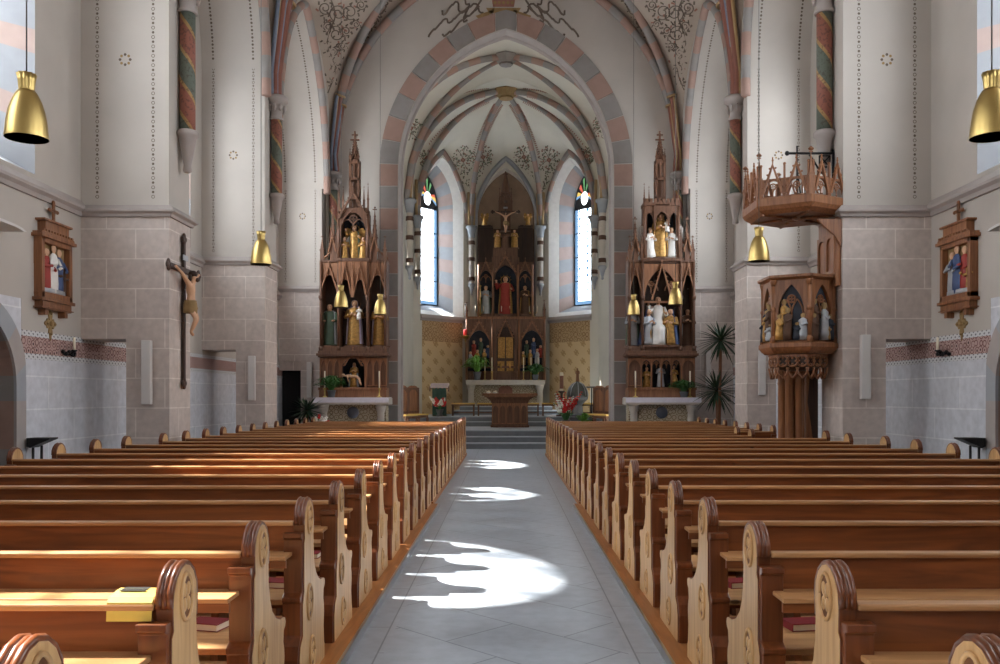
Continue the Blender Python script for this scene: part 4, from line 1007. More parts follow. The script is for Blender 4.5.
# ------------------------------------------------------------------ gothic joinery helpers
def gable(m, x, z, w, h, y0, y1, mi=0, t=.05, crockets=5):
    o = [(x-w/2, z), (x, z+h), (x+w/2, z)]; i = [(x-w/2+t*1.4, z), (x, z+h-t*2.2), (x+w/2-t*1.4, z)]
    m.prism([o[0], o[1], i[1], i[0]], 'xz', y0, y1, mi); m.prism([o[1], o[2], i[2], i[1]], 'xz', y0, y1, mi)
    for k in range(1, crockets+1):
        f = k/(crockets+1)
        for sg in (-1, 1): m.ball((x+sg*w/2*(1-f)+sg*.01, (y0+y1)/2, z+h*f+.015), t*.5, 6, mi)
    m.box(x-t*.25, x+t*.25, (y0+y1)/2-t*.25, (y0+y1)/2+t*.25, z+h-.02, z+h+t*2.2, mi); m.ball((x, (y0+y1)/2, z+h+t*1.2), t*.55, 6, mi); m.ball((x, (y0+y1)/2, z+h+t*2.3), t*.4, 6, mi)
def pinnacle(m, x, y, z, h, w, mi=0):
    a = w/2; zb = z+h*.45
    m.box(x-a, x+a, y-a, y+a, z, zb, mi)
    m.box(x-a*1.3, x+a*1.3, y-a*1.3, y+a*1.3, zb-.02, zb+.02, mi); m.box(x-a*1.2, x+a*1.2, y-a*1.2, y+a*1.2, z, z+.04, mi)
    m.lathe([(a*1.25, zb-z), (a*.16, h*.93), (a*.16, h)], (x, y, z), 4, mi, False, rot=PI/4)
    for k in range(5):
        f = .5+.085*k; r = a*1.25*(1-(f-.45)/.5)
        for q_ in range(4): aa = PI/4+PI/2*q_; m.ball((x+r*math.cos(aa), y+r*math.sin(aa), z+h*f), a*.28, 5, mi)
    m.box(x-a*.9, x+a*.9, y-a*.2, y+a*.2, z+h*.955, z+h*.955+a*.4, mi); m.ball((x, y, z+h), a*.4, 6, mi)
def archpanel(m, x, w, z0, z1, zs, za, t, y0, y1, mi=0, zb=None):
    """panel with a pointed opening"""
    half = w/2-t; zb = z0+t if zb is None else zb
    q_ = lambda a, b, c, d: m.box(a, c, y0, y1, b, d, mi)
    q_(x-w/2, z0, x-half, z1); q_(x+half, z0, x+w/2, z1)
    if zb > z0: q_(x-half, z0, x+half, zb)
    A = arch(x, half, zs, za, 8)
    m.prism(A[:9]+[(x, z1), (x-half, z1)], 'xz', y0, y1, mi); m.prism(A[8:]+[(x+half, z1), (x, z1)], 'xz', y0, y1, mi)
def tracery(m, x, half, zs, za, y, r=.018, mi=0):
    """two small arches and a ring in an arch head"""
    for sg in (-1, 1): m.tube([(a, y, z) for a, z in arch(x+sg*half/2, half/2, zs-.02, zs+(za-zs)*.5, 6)], r, 5, mi)
    c = zs+(za-zs)*.52; R = half*.34
    m.tube([(x+R*math.cos(a), y, c+R*math.sin(a)) for a in [2*PI*i/14 for i in range(15)]], r, 5, mi)
    for k in range(4): a = PI/4+PI/2*k; m.tube([(x+R*.55*math.cos(a)+R*.35*math.cos(b), y, c+R*.55*math.sin(a)+R*.35*math.sin(b)) for b in [2*PI*i/8 for i in range(9)]], r*.6, 4, mi)
    m.tube([(x, y, zs-.02), (x, y, zs-.5*half)], r, 5, mi)
def candle(loc, label, h=.5, group=None, hs=.14):
    t = thing('altar_candle', label, 'candle', loc, 0, group)
    m = MB(); m.lathe([(.07, 0), (.07, .015), (.03, .04), (.018, .06), (.022, hs*.6), (.016, hs*.7), (.045, hs), (.045, hs+.015), (.02, hs+.02)], n=10); m.build('candlestick', 'brass', t)
    m = MB(); m.lathe([(.02, hs+.02), (.02, hs+h), (.004, hs+h+.005)], n=10); m.build('candle', 'wax', t)
def fern(name, label, loc, r, h, mt, n=46, cat='plant', droop=.6, w=.03, potr=None):
    """potted plant of arching blades"""
    t = thing(name, label, cat, loc)
    pr = potr or r*.35
    m = MB(); m.lathe([(pr*.75, 0), (pr, h*.28), (pr*1.08, h*.28), (pr*1.08, h*.33), (pr*.9, h*.33), (pr*.85, h*.29), (.01, h*.29)], n=14); m.build('pot', 'step', t)
    m = MB(); rnd = random.Random(hash(label) % 1000 if False else len(label)*7)
    for k in range(n):
        a = rnd.uniform(0, 2*PI); e = rnd.uniform(.15, 1); R = r*rnd.uniform(.55, 1)*e; H = h*(rnd.uniform(.55, 1)-.25*e)
        pts = [(pr*.4*math.cos(a)*rnd.random(), pr*.4*math.sin(a)*rnd.random(), h*.29)]
        for q_ in (.3, .6, .8, 1): pts.append((R*q_*math.cos(a), R*q_*math.sin(a), h*.3+(H)*(math.sin(q_*PI*.62)) - droop*H*.35*q_*q_))
        Lp, Rp = [], []; sd = (-math.sin(a), math.cos(a))
        for i, p in enumerate(pts):
            ww = w*(.4, 1, .9, .6, .06)[i]; Lp.append((p[0]+sd[0]*ww, p[1]+sd[1]*ww, p[2])); Rp.append((p[0]-sd[0]*ww, p[1]-sd[1]*ww, p[2]))
        mid = [(p[0], p[1], p[2]-.25*w) for p in pts]
        m.strip(Lp, mid, 0, True); m.strip(mid, Rp, 0, True)
    f = m.build('foliage', mt, t)
    return t

# ------------------------------------------------------------------ side altars
def side_altar(s, label, gab):
    cx = -4.40 if s < 0 else 4.48; y = 25.15
    t = thing('side_altar', label, 'altar', (cx, y, .54))
    Z = lambda py: EYE+(396-py)/F*25.0-.54
    Xw = lambda d: d/F*25.0
    m = MB(); m.box(-1.06, 1.06, -.5, .35, Z(404.5), Z(398)); m.build('mensa', 'marble', t, bevel=.01)
    m = MB(); m.box(-1.075, 1.075, -.515, .1, Z(397.9), Z(397.4)); m.box(-1.075, 1.075, -.52, -.512, Z(402.5), Z(397.4))
    m.build('altar_cloth', 'linen', t)
    for x in (-.82, .82):
        m = MB(); m.lathe([(.15, 0), (.15, .1), (.11, .16), (.1, .2), (.1, Z(412)), (.12, Z(411)), (.15, Z(406)), (.16, Z(404.5))], (x, -.32, 0), 12); m.build('mensa_column', 'marble', t)
    m = MB(); m.box(-.95, .95, -.2, .3, 0, Z(404.5)); m.build('front_panel', 'antependium', t)
    m = MB(); m.lathe([(.17, 0), (.17, .03), (.02, .035)], (0, 0, 0), 20); p = m; 
    p.v = [(x, -.2-z, y_+Z(412.5)) for x, y_, z in p.v]; p.build('medallion', 'amethyst', t)
    w = Xw(33.5)                                         # half width of the shrine
    ym, yb = -.18, .38
    m = MB(); m.box(-w, w, ym-.1, yb, Z(397.4), Z(388)); m.box(-w-.02, w+.02, ym-.13, ym-.1, Z(390), Z(387.5)); m.build('predella_base', 'oak_light', t, bevel=.008)
    # predella
    m = MB(); nw = Xw(13) if gab else Xw(20)
    m.box(-w+.02, w-.02, .24, yb, Z(388), Z(356), 1)
    for sg in (-1, 1):
        a, b = sorted((sg*nw, sg*w)); m.box(a, b, ym+.03, .24, Z(388), Z(356), 2)
        for k in range(3 if gab else 1):
            x = sg*(nw+(w-nw)*(k+.5)/(3 if gab else 1)); archpanel(m, x, (w-nw)/(3 if gab else 1), Z(386), Z(358), Z(368), Z(360), .025, ym-.01, ym+.03, 0)
    if not gab:
        for k in range(4):
            x = -nw+2*nw*(k+.5)/4; archpanel(m, x, nw/2, Z(388), Z(357), Z(366), Z(360), .02, ym, ym+.05, 0, Z(388)); tracery(m, x, nw/4-.02, Z(366), Z(360), ym+.02, .008)
    else:
        archpanel(m, 0, 2*nw, Z(388), Z(354), Z(368), Z(358.5), .05, ym-.02, ym+.05, 0, Z(388)); gable(m, 0, Z(366), Xw(20), Xw(17), ym-.06, ym-.02, 0, .04)
    m.build('predella', ['oak_light', 'navy', 'oak'], t)
    m = MB(); m.box(-w-.07, w+.07, ym-.17, yb, Z(356), Z(353.5)); m.box(-w-.03, w+.03, ym-.12, yb, Z(353.5), Z(351)); m.box(-w-.03, w+.03, ym-.12, yb, Z(357.5), Z(356)); m.build('predella_cornice', 'oak', t, bevel=.008)
    # main storey
    zt = Z(262); zb = Z(351)
    m = MB(); m.box(-w, w, .3, yb, zb, zt); m.build('back_panel', 'oak_dark', t)
    m = MB(); cw = Xw(14.5) if gab else Xw(19)
    for x in (-w+.04, -cw, cw, w-.04):
        m.box(x-.035, x+.035, ym-.02, .3, zb, zt); m.tube([(x, ym-.05, zb), (x, ym-.05, zt)], .035, 8)
        m.lathe([(.06, 0), (.06, .1), (.04, .14)], (x, ym-.05, zb), 8); m.lathe([(.04, -.14), (.065, -.06), (.065, 0)], (x, ym-.05, Z(296)), 8)
    m.box(-w, w, ym-.04, .3, zb, Z(347)); m.box(-w, w, ym, .3, Z(263), Z(260)); m.build('posts', 'oak', t)
    for sg in (-1, 1):
        m = MB(); archpanel(m, sg*(cw+w)/2, w-cw-.05, Z(296), Z(262), Z(285), Z(275), .03, ym+.0, ym+.05, 0, Z(296)); gable(m, sg*(cw+w)/2, Z(292), w-cw, Xw(27), ym-.06, ym, 0, .035); m.build('side_canopy', 'oak_light', t)
    m = MB()
    if gab:
        for sg in (-1, 1):
            archpanel(m, sg*cw/2, cw-.03, Z(297), Z(262), Z(288), Z(280), .03, ym-.1, ym-.04, 0, Z(297)); gable(m, sg*cw/2, Z(295), cw*.95, Xw(30), ym-.16, ym-.1, 0, .035)
        pinnacle(m, 0, ym-.14, Z(298), Xw(36), .07)
        for k in range(9): a = PI*(k+.5)/9; m.tube([(.04*math.cos(a), .26, Z(318)+.04*math.sin(a)), (.42*math.cos(a), .26, Z(318)+.5*math.sin(a))], .014, 5)
    else:
        archpanel(m, 0, 2*cw-.04, Z(300), Z(264), Z(297), Z(268), .05, ym-.02, ym+.05, 0, Z(300)); gable(m, 0, Z(300), cw*1.15, Xw(36), ym-.12, ym-.04, 0, .04, 7)
        for sg in (-1, 1): tracery(m, sg*cw*.55, cw*.36, Z(290), Z(278), ym+.02, .016)
        m.box(-cw, cw, ym+.0, ym+.04, Z(303), Z(301))
    m.build('canopy', 'oak_light', t)
    # upper niche
    uw = Xw(14.5) if gab else Xw(17); z0, z1 = Z(260), (Z(212) if gab else Z(204))
    m = MB(); m.box(-uw, uw, .28, yb, z0, z1, 1)
    for sg in (-1, 1): m.box(*sorted((sg*uw, sg*(uw-.07))), ym, .28, z0, z1); m.tube([(sg*uw, ym, z0), (sg*uw, ym, z1)], .04, 8)
    m.box(-uw-.05, uw+.05, ym-.08, .28, z0-.04, z0+.04)
    if gab:
        archpanel(m, 0, 2*uw, Z(236), Z(208), Z(232), Z(211), .06, ym-.02, ym+.06, 0, Z(236)); gable(m, 0, Z(219), 2*uw+.06, Xw(28), ym-.08, ym-.02, 0, .05, 6); tracery(m, 0, uw-.08, Z(226), Z(213), ym+.02, .016)
        m.box(-uw, uw, ym, .28, Z(213), Z(209))
    else:
        archpanel(m, 0, uw*.9, Z(230), Z(205), Z(222), Z(212), .05, ym-.06, ym-.0, 0, Z(230)); 
        for sg in (-1, 1): archpanel(m, sg*uw*.72, uw*.56, Z(222), Z(205), Z(220), Z(213), .03, ym-.02, ym+.04, 0, Z(222))
        m.box(-uw-.04, uw+.04, ym-.06, .28, Z(206), Z(203))
        for k in range(8): x = -uw+2*uw*(k+.5)/8; m.box(x-.045, x+.045, ym-.05, ym+.0, Z(203), Z(199))
    m.build('upper_niche', ['oak', 'navy'], t)
    def pin(*a):
        m = MB(); pinnacle(m, *a); m.build('pinnacle', 'oak', t)
    for x, a, b in ((-uw, 212, 183), (uw, 212, 183), (-uw*.72, 212, 186), (uw*.72, 212, 186)): pin(x, ym+.06, Z(a), Z(b)-Z(a), .05)
    for sg in (-1, 1):
        xx = sg*Xw(21 if gab else 26)
        pin(xx, ym+.1, Z(262), Z(207 if gab else 217)-Z(262), .14); pin(sg*(w-.06), ym+.05, Z(262), Z(236)-Z(262), .1); pin(sg*(uw+.07), ym+.02, Z(262), Z(224)-Z(262), .07)
        m = MB(); gable(m, xx, Z(252), .26, Xw(16), ym-.03, ym+.03, 0, .03); m.build('small_gable', 'oak_light', t)
        m = MB(); A = [(sg*uw, Z(228)), (sg*(uw+.1), Z(242)), (sg*(uw+.3), Z(250)), (sg*(w-.02), Z(257))]; m.tube([(x, .2, z) for x, z in A], .03, 6); m.tube([(x*.98, .2, z-.3) for x, z in A[:3]], .02, 6)
        for k in range(6): f = k/5; i = min(int(f*3), 2); g = f*3-i; x, z = A[i][0]+(A[i+1][0]-A[i][0])*g, A[i][1]+(A[i+1][1]-A[i][1])*g; m.tube([(x, .2, Z(260)), (x, .2, z+.06)], .014, 5)
        m.build('tracery_wing', 'oak_light', t)
    m = MB(); tw = Xw(4.2); a = Z(200); b = Z(158)
    for sx in (-1, 1):
        for sy in (-1, 1): m.box(sx*tw-.03, sx*tw+.03, .1+sy*tw-.03, .1+sy*tw+.03, a-.4, b)
    for zz in (a-.4, a+.05, (a+b)/2, b-.1): m.box(-tw-.03, tw+.03, .1-tw-.03, .1+tw+.03, zz, zz+.07)
    m.box(-tw*.5, tw*.5, .1, .1+tw, a-.4, b)
    for sx in (-1, 1): archpanel(m, sx*tw*.5, tw, (a+b)/2, b, b-.25, b-.12, .02, .1-tw-.02, .1-tw+.03)
    gable(m, 0, b-.1, tw*2.2, .35, .1-tw-.05, .1-tw, 0, .025, 3); 
    for sg in (-1, 1): pinnacle(m, sg*tw, .1-tw, b-.1, .4, .05)
    m.lathe([(tw*.95, 0), (.03, Z(136)-b), (.03, Z(131)-b)], (0, .1, b), 8, 0, False)
    for k in range(7):
        f = .1+.12*k; r = tw*.95*(1-f)+.02
        for q_ in range(4): aa = PI/2*q_+PI/4; m.ball((r*math.cos(aa), .1+r*math.sin(aa), b+(Z(136)-b)*f), .03, 5)
    m.box(-.13, .13, .08, .12, Z(138), Z(136.6)); m.box(-.09, .09, .08, .12, Z(133), Z(131.8)); m.box(-.02, .02, .08, .12, Z(138), Z(128.5)); m.build('spire', 'oak', t)
    return Z, Xw, cx, y
Z, Xw, cx, ay = side_altar(-1, 'gothic carved wooden side altar with gabled top, left of the chancel arch', True)
ZA_ = lambda py: Z(py)+.54
G1, G2, G3 = 'statues on the left altar', 'statues on the right altar', 'statues on the high altar'
hh = lambda a, b: (a-b)/F*25.0
statue('dark robed statue in the left side niche of the left altar', (cx-.72, ay+.06, ZA_(347)), hh(347, 303), 'green', 'silver', arms='low', group=G1, extra=staff)
statue('statue of a mother in lilac and gold holding a child, left altar middle niche', (cx, ay+.05, ZA_(347)), hh(347, 299), 'gold', 'lilac', arms='fold', group=G1, veil=True, extra=child_on_arm)
statue('veiled statue in blue and gold in the right side niche of the left altar', (cx+.72, ay+.06, ZA_(347)), hh(347, 302), 'gold', 'lilac', arms='fold', group=G1, veil=True)
statue('gilded crowned statue with wings in the top niche of the left altar', (cx, ay+.05, ZA_(260)), hh(260, 224), 'gold', 'green', arms='bless', group=G1, wings='gold', halo=True, name='carved_angel')
statue('kneeling dark angel left of the gilded figure in the left altar top niche', (cx-.27, ay-.02, ZA_(260)), hh(260, 233), 'gold', 'brown', pose='kneel', group=G1, wings='white', name='carved_angel')
statue('kneeling gilded angel right of the crowned figure in the left altar top niche', (cx+.27, ay-.02, ZA_(260)), hh(260, 233), 'gold', None, pose='kneel', group=G1, wings='gold', name='carved_angel')
statue('gilded mourning group with a body across the lap, left altar base niche', (cx, ay-.0, ZA_(388)), hh(388, 361), 'gold', 'silver', pose='sit', group=G1, veil=True, extra=lap_body, name='mourning_group')
side_altar(1, 'gothic carved wooden side altar with battlement top, right of the chancel arch', False)
cx = 4.48
statue('seated statue of Christ in white and gold at the right altar centre'.replace('Christ', 'a man'), (cx-.06, ay+.05, ZA_(347)), hh(347, 293), 'white', 'gold', 'sit', 'bless', group=G2)
statue('kneeling veiled statue in grey blue at the left of the right altar main niche', (cx-.38, ay-.02, ZA_(347)), hh(347, 303), 'silver', 'blue', 'kneel', group=G2, veil=True, rz=.5)
statue('kneeling statue in blue and gold at the right of the right altar main niche', (cx+.3, ay-.04, ZA_(347)), hh(347, 303), 'gold', 'blue', 'kneel', group=G2, veil=True, rz=-.5)
statue('small grey statue in the left side niche of the right altar', (cx-.8, ay+.06, ZA_(347)), hh(347, 308), 'silver', 'green', group=G2)
statue('small dark statue in the right side niche of the right altar', (cx+.8, ay+.06, ZA_(347)), hh(347, 308), 'brown', 'silver', group=G2)
statue('gilded crowned statue in the upper niche of the right altar', (cx, ay+.0, ZA_(259)), hh(259, 212), 'gold', 'gold', arms='fold', group=G2, veil=True, extra=child_on_arm)
statue('white winged angel left of the gilded statue in the right altar upper niche', (cx-.33, ay-.02, ZA_(259)), hh(259, 222), 'white', None, 'kneel', group=G2, wings='white', name='carved_angel', rz=.4)
statue('white winged angel right of the gilded statue in the right altar upper niche', (cx+.33, ay-.02, ZA_(259)), hh(259, 222), 'white', None, 'kneel', group=G2, wings='white', name='carved_angel', rz=-.4)
for x, l, rb, p in ((-.4, 'leftmost small gilded figure in the base niches of the right altar', 'gold', 'kneel'), (0, 'slim silver figure in the middle base niches of the right altar', 'silver', 'stand'), (.4, 'rightmost small gilded figure in the base niches of the right altar', 'gold', 'sit')):
    statue(l, (cx+x, ay-.0, ZA_(388)), hh(388, 364), rb, 'green' if p == 'kneel' else None, p, group=G2)
zt = Z(397.4)+.54+.002
for sx, l in ((-1, 'left'), (1, 'right')):
    for d, l2 in ((-.78, 'left'), (.78, 'right')):
        candle(((-4.40 if sx < 0 else 4.48)+d, 24.78, zt), 'tall white candle in a brass stick, %s end of the %s side altar' % (l2, l), .5, 'candles on the side altars', .25)
fern('potted_fern', 'dark green fern on the left end of the left side altar', (-5.0, 24.85, zt), .6, .62, 'leaf', 240, droop=1.0, w=.036, potr=.12)
fern('potted_fern', 'green fern on the right end of the right side altar', (5.1, 24.85, zt), .6, .5, 'leaf', 240, droop=1.0, w=.036, potr=.12)
# ------------------------------------------------------------------ high altar
YH = 34.55; CX = -.02
ZH = lambda py: EYE+(396-py)/F*34.7-1.2
XH = lambda d: d/F*34.7
t = thing('high_altar', 'tall carved gothic high altar in the apse niche', 'altar', (CX, YH, 1.2))
m = MB(); m.box(-1.56, 1.56, -.35, .5, ZH(385), ZH(380.2)); m.build('mensa', 'marble', t, bevel=.01)
for x in (-1.36, 1.36):
    m = MB(); m.lathe([(.17, 0), (.17, .1), (.12, .16), (.11, .6), (.17, ZH(386)), (.18, ZH(385))], (x, -.15, 0), 12); m.build('mensa_column', 'marble', t)
m = MB(); m.box(-1.5, 1.5, .1, .5, 0, ZH(385)); m.build('front_panel', 'antependium', t)
m = MB(); m.box(-.28, .28, .05, .1, .35, ZH(388)); m.prism([(a, b) for a, b in arch(0, .28, .62, .78, 5)], 'xz', .06, .1); m.build('front_medallion', 'mural_red', t)
W1 = XH(39); z0, z1 = ZH(380), ZH(319)
m = MB(); m.box(-W1, W1, .4, .9, z0, z1, 1); m.box(-W1, W1, .2, .4, z0, ZH(371)); m.box(-W1-.05, W1+.05, .12, .9, z1, z1+.1, 2); m.box(-W1-.03, W1+.03, .14, .5, ZH(368), ZH(366))
for sg in (-1, 1):
    x = sg*XH(26.5); w = XH(25); archpanel(m, x, w, ZH(367), z1, ZH(343), ZH(330), .09, .18, .3, 0, ZH(366)); gable(m, x, ZH(340), w*.95, XH(20), .12, .18, 2, .05)
    for y_ in (.16,): m.tube([(sg*W1, y_, z0), (sg*W1, y_, z1)], .05, 8, 2); m.tube([(sg*XH(13.5), y_, z0), (sg*XH(13.5), y_, z1)], .05, 8, 2)
m.build('lower_shrine', ['oak', 'navy', 'oak_light'], t)
m = MB(); archpanel(m, 0, XH(24), ZH(372), z1, ZH(338), ZH(327), .12, .1, .3, 0, ZH(372)); gable(m, 0, ZH(338), XH(17), XH(19), .02, .1, 2, .05); m.box(-XH(9), XH(9), .26, .3, ZH(372), ZH(326), 1)
m.build('tabernacle_frame', ['oak', 'oak_dark', 'oak_light'], t)
for sg in (-1, 1):
    m = MB(); m.box(*sorted((sg*.02, sg*.3)), .2, .26, ZH(358), ZH(337)); m.box(*sorted((sg*.07, sg*.25)), .18, .2, ZH(356), ZH(340)); m.build('tabernacle_door', 'gold', t)
    m = MB(); m.box(*sorted((sg*.04, sg*.32)), .2, .26, ZH(372), ZH(361)); m.ball((sg*.18, .18, ZH(366)), .1, 8, 0, (1, .5, 1.5)); m.build('gilded_door_panel', 'gold', t)
    rnd = random.Random(4+sg)
    for k in range(6):
        x = sg*XH(26.5)+(k-2.5)*.14; h = (.55, .7, .62, .8, .66, .5)[k]; c = ('red', 'gold', 'green', 'gold', 'blue', 'silver')[(k+sg) % 6]
        m = MB(); z = ZH(365)+(.3 if k % 2 else 0)
        m.lathe([(.09, 0), (.1, h*.2), (.085, h*.6), (.09, h*.72), (.035, h*.8), (.055, h*.88), (.05, h*.96), (.005, h)], (x, .3-(0 if k % 2 else .06), z), 10, 0, True, mis=[0]*4+[1]*3); m.tube([(x-.08, .26, z+h*.68), (x, .16, z+h*.55), (x+.09, .22, z+h*.62)], .03, 6, 0)
        m.build('relief_figure', [c, 'skin'], t)
W2 = XH(27); z2 = ZH(257)
m = MB(); m.box(-W2, W2, .5, .85, z1+.1, z2, 1)
for x in (-W2, -XH(12.5), XH(12.5), W2): m.box(x-.05, x+.05, .2, .6, z1+.1, z2-(.0 if abs(x) < 1 else .3)); m.tube([(x, .18, z1+.1), (x, .18, z2-.3)], .045, 8, 2)
for sg in (-1, 1): archpanel(m, sg*XH(19.7), XH(15), ZH(290), ZH(262), ZH(278), ZH(270), .06, .2, .3, 0, ZH(290)); gable(m, sg*XH(19.7), ZH(276), XH(14), XH(16), .14, .2, 2, .04); tracery(m, sg*XH(19.7), XH(5), ZH(280), ZH(272), .24, .015, 2)
archpanel(m, 0, XH(25), ZH(285), ZH(256), ZH(279), ZH(265), .07, .16, .3, 0, ZH(285)); gable(m, 0, ZH(272), XH(22), XH(17), .1, .16, 2, .05)
m.box(-W2, W2, .16, .6, z1+.1, z1+.22)
m.build('middle_niches', ['oak', 'navy', 'oak_light'], t)
for sg in (-1, 1):
    m = MB(); a, b = sg*XH(13), sg*XH(27)
    for k in range(6): x = a+(b-a)*(k+.5)/6; m.box(x-.07, x+.07, .42, .5, z2-.4, ZH(226)+(.1 if k % 2 else 0))
    m.box(*sorted((a, b)), .46, .52, z2-.4, ZH(228)); m.box(*sorted((a, b)), .36, .52, ZH(226), ZH(224.5)); m.build('wing_panel', 'oak_dark', t)
m = MB(); m.box(-.12, .12, .3, .55, z2-.1, ZH(236)); m.box(-.5, .5, .2, .6, z2-.05, ZH(247.5)); m.box(-.2, .2, .25, .55, ZH(236), ZH(234)); m.build('pedestal', 'oak', t)
m = MB(); a = ZH(204); m.box(-.2, .2, .45, .75, a-1.0, a)
for sx in (-1, 1): pinnacle(m, sx*.24, .42, a-.3, 1.0, .08); archpanel(m, sx*.1, .2, a, a+.55, a+.3, a+.45, .03, .42, .5, 0, a)
m.box(-.2, .2, .5, .7, a, a+.55); gable(m, 0, a+.3, .5, .4, .36, .42, 0, .03, 3); m.lathe([(.22, 0), (.04, ZH(171)-a-.5), (.03, ZH(169)-a-.5)], (0, .58, a+.5), 8, 0, False)
for k in range(5): m.ball((0, .58, a+.6+k*.15), .2-.03*k, 8, 0, (1, 1, .2))
m.box(-.1, .1, .56, .6, ZH(172), ZH(171)); m.box(-.02, .02, .56, .6, ZH(172), ZH(168.5)); m.build('spire', 'oak', t)
for k, (x, b) in enumerate(((-W1, 304), (W1, 302), (-XH(13.5), 309), (XH(13.5), 309))):
    m = MB(); pinnacle(m, x, .3, z1+.08, ZH(b)-z1, .1); m.build('pinnacle', 'oak', t)
zz = lambda py: ZH(py)+1.2
statue('red robed statue with raised arm in the high altar middle niche', (CX, YH+.32, zz(316)), 1.62, 'red', 'gold', 'stand', 'bless', group=G3, halo=True)
statue('pale robed statue in the left niche of the high altar', (CX-XH(19.7), YH+.34, zz(316)), 1.25, 'silver', 'green', group=G3, extra=staff)
statue('brown robed statue in the right niche of the high altar', (CX+XH(19.7), YH+.34, zz(316)), 1.25, 'brown', 'gold', group=G3)
statue('small gilded mourner left of the crucified figure above the high altar', (CX-.32, YH+.4, zz(247.5)), .76, 'gold', 'gold', group=G3, veil=True)
statue('small gilded mourner right of the crucified figure above the high altar', (CX+.36, YH+.4, zz(247.5)), .76, 'gold', 'gold', group=G3)
statue('gilded winged angel on the left wing of the high altar', (CX-XH(21), YH+.44, zz(224.5)), .56, 'gold', None, 'kneel', 'wide', group=G3, wings='gold', name='carved_angel')
statue('gilded winged angel on the right wing of the high altar', (CX+XH(22.5), YH+.44, zz(224.5)), .56, 'gold', None, 'kneel', 'wide', group=G3, wings='gold', name='carved_angel')
crucified('pale crucified figure on a cross at the top of the high altar', (CX, YH+.42, zz(232)), .85, 0, True, 'skin', 'altar_crucifix', 1, .1)
for i, x in enumerate((-27, -20.5, -13.5, 18, 25.5, 32.5)):
    candle((CX+XH(x), YH+.02, zz(380.2)), 'white candle in a brass stick on the high altar, %s from the left' % ('first', 'second', 'third', 'fourth', 'fifth', 'last')[i], .55, 'candles on the high altar', .35)
for x, l in ((-26, 'left'), (0, 'middle'), (28, 'right')):
    t = thing('candelabrum', 'small three armed candelabrum on the high altar ledge, the %s one' % l, 'candelabrum', (CX+XH(x), YH+.2, zz(319)+.1), 0, 'candelabra on the ledge')
    m = MB(); m.lathe([(.06, 0), (.06, .02), (.015, .04), (.015, .2)], n=8); m.tube([(-.16, 0, .22), (-.1, 0, .14), (0, 0, .12), (.1, 0, .14), (.16, 0, .22)], .012, 6); m.build('stem', 'brass', t)
    for dx in (-.16, 0, .16):
        m = MB(); m.lathe([(.018, .2), (.018, .42), (.004, .43)], (dx, 0, 0), 8); m.build('candle', 'wax', t)
fern('potted_fern', 'bright green fern on the left end of the high altar', (CX-1.12, YH-.22, zz(380.2)), .8, 1.0, 'leaf_bright', 190, droop=1.2, w=.045, potr=.15)
fern('potted_fern', 'dark green fern on the right end of the high altar', (CX+1.18, YH-.2, zz(380.2)), .7, .65, 'leaf', 190, droop=1.1, w=.034, potr=.13)
t = thing('sanctuary_lamp', 'red sanctuary lamp on a gilded bowl beside the high altar', 'lamp', (CX-1.6, YH-.1, zz(339)))
m = MB(); m.tube([(.1, .3, 0), (0, .25, -.12), (0, .05, -.1), (0, 0, 0)], .025, 6); m.lathe([(.02, -.02), (.1, .02), (.17, .09), (.19, .12), (.16, .12), (.02, .06)], n=12); m.build('bracket_bowl', 'brass', t)
m = MB(); m.lathe([(.05, .1), (.07, .15), (.075, .34), (.06, .36), (.01, .36)], n=12); m.build('red_glass', 'petal_red', t)
m = MB(); m.tube([(0, .1, .1), (0, .1, 1.35)], .018, 6); m.ball((0, .1, 1.38), .04); m.build('rod', 'oak_dark', t)

# ------------------------------------------------------------------ furniture of the choir
t = thing('altar_table', 'dark wooden altar table on the choir steps', 'altar', (.13, 29.5, .54))
m = MB(); m.box(-.93, .93, -.42, .42, 1.07, 1.15); m.box(-.86, .86, -.38, .38, 1.02, 1.07); m.build('table_top', 'oak_light', t, bevel=.012)
m = MB(); rows = [(.64, .3, 0), (.66, .31, .06), (.62, .28, .1), (.6, .27, .8), (.66, .3, .92), (.8, .36, 1.02)]
m.ring_loft([[(-a, -b, z), (a, -b, z), (a, b, z), (-a, b, z)] for a, b, z in rows], 0, False); m.build('body', 'oak', t)
for k in range(5):
    m = MB(); x = -.48+.24*k; archpanel(m, x, .23, .12, .82, .6, .74, .025, -.31, -.27); m.build('front_arch', 'oak_light', t)
for x, l in ((-.72, 'left'), (-.5, 'right')):
    t = thing('altar_light', 'small white round light on the wooden altar table, the %s of two' % l, 'candle', (.13+x, 29.3, 1.69), 0, 'lights on the altar table')
    m = MB(); m.lathe([(.05, 0), (.07, .03), (.07, .06), (.055, .06), (.02, .05)], n=12); m.build('glass_cup', 'white', t)
    m = MB(); m.lathe([(.04, .05), (.04, .085), (.005, .09)], n=10); m.build('candle', 'wax', t)
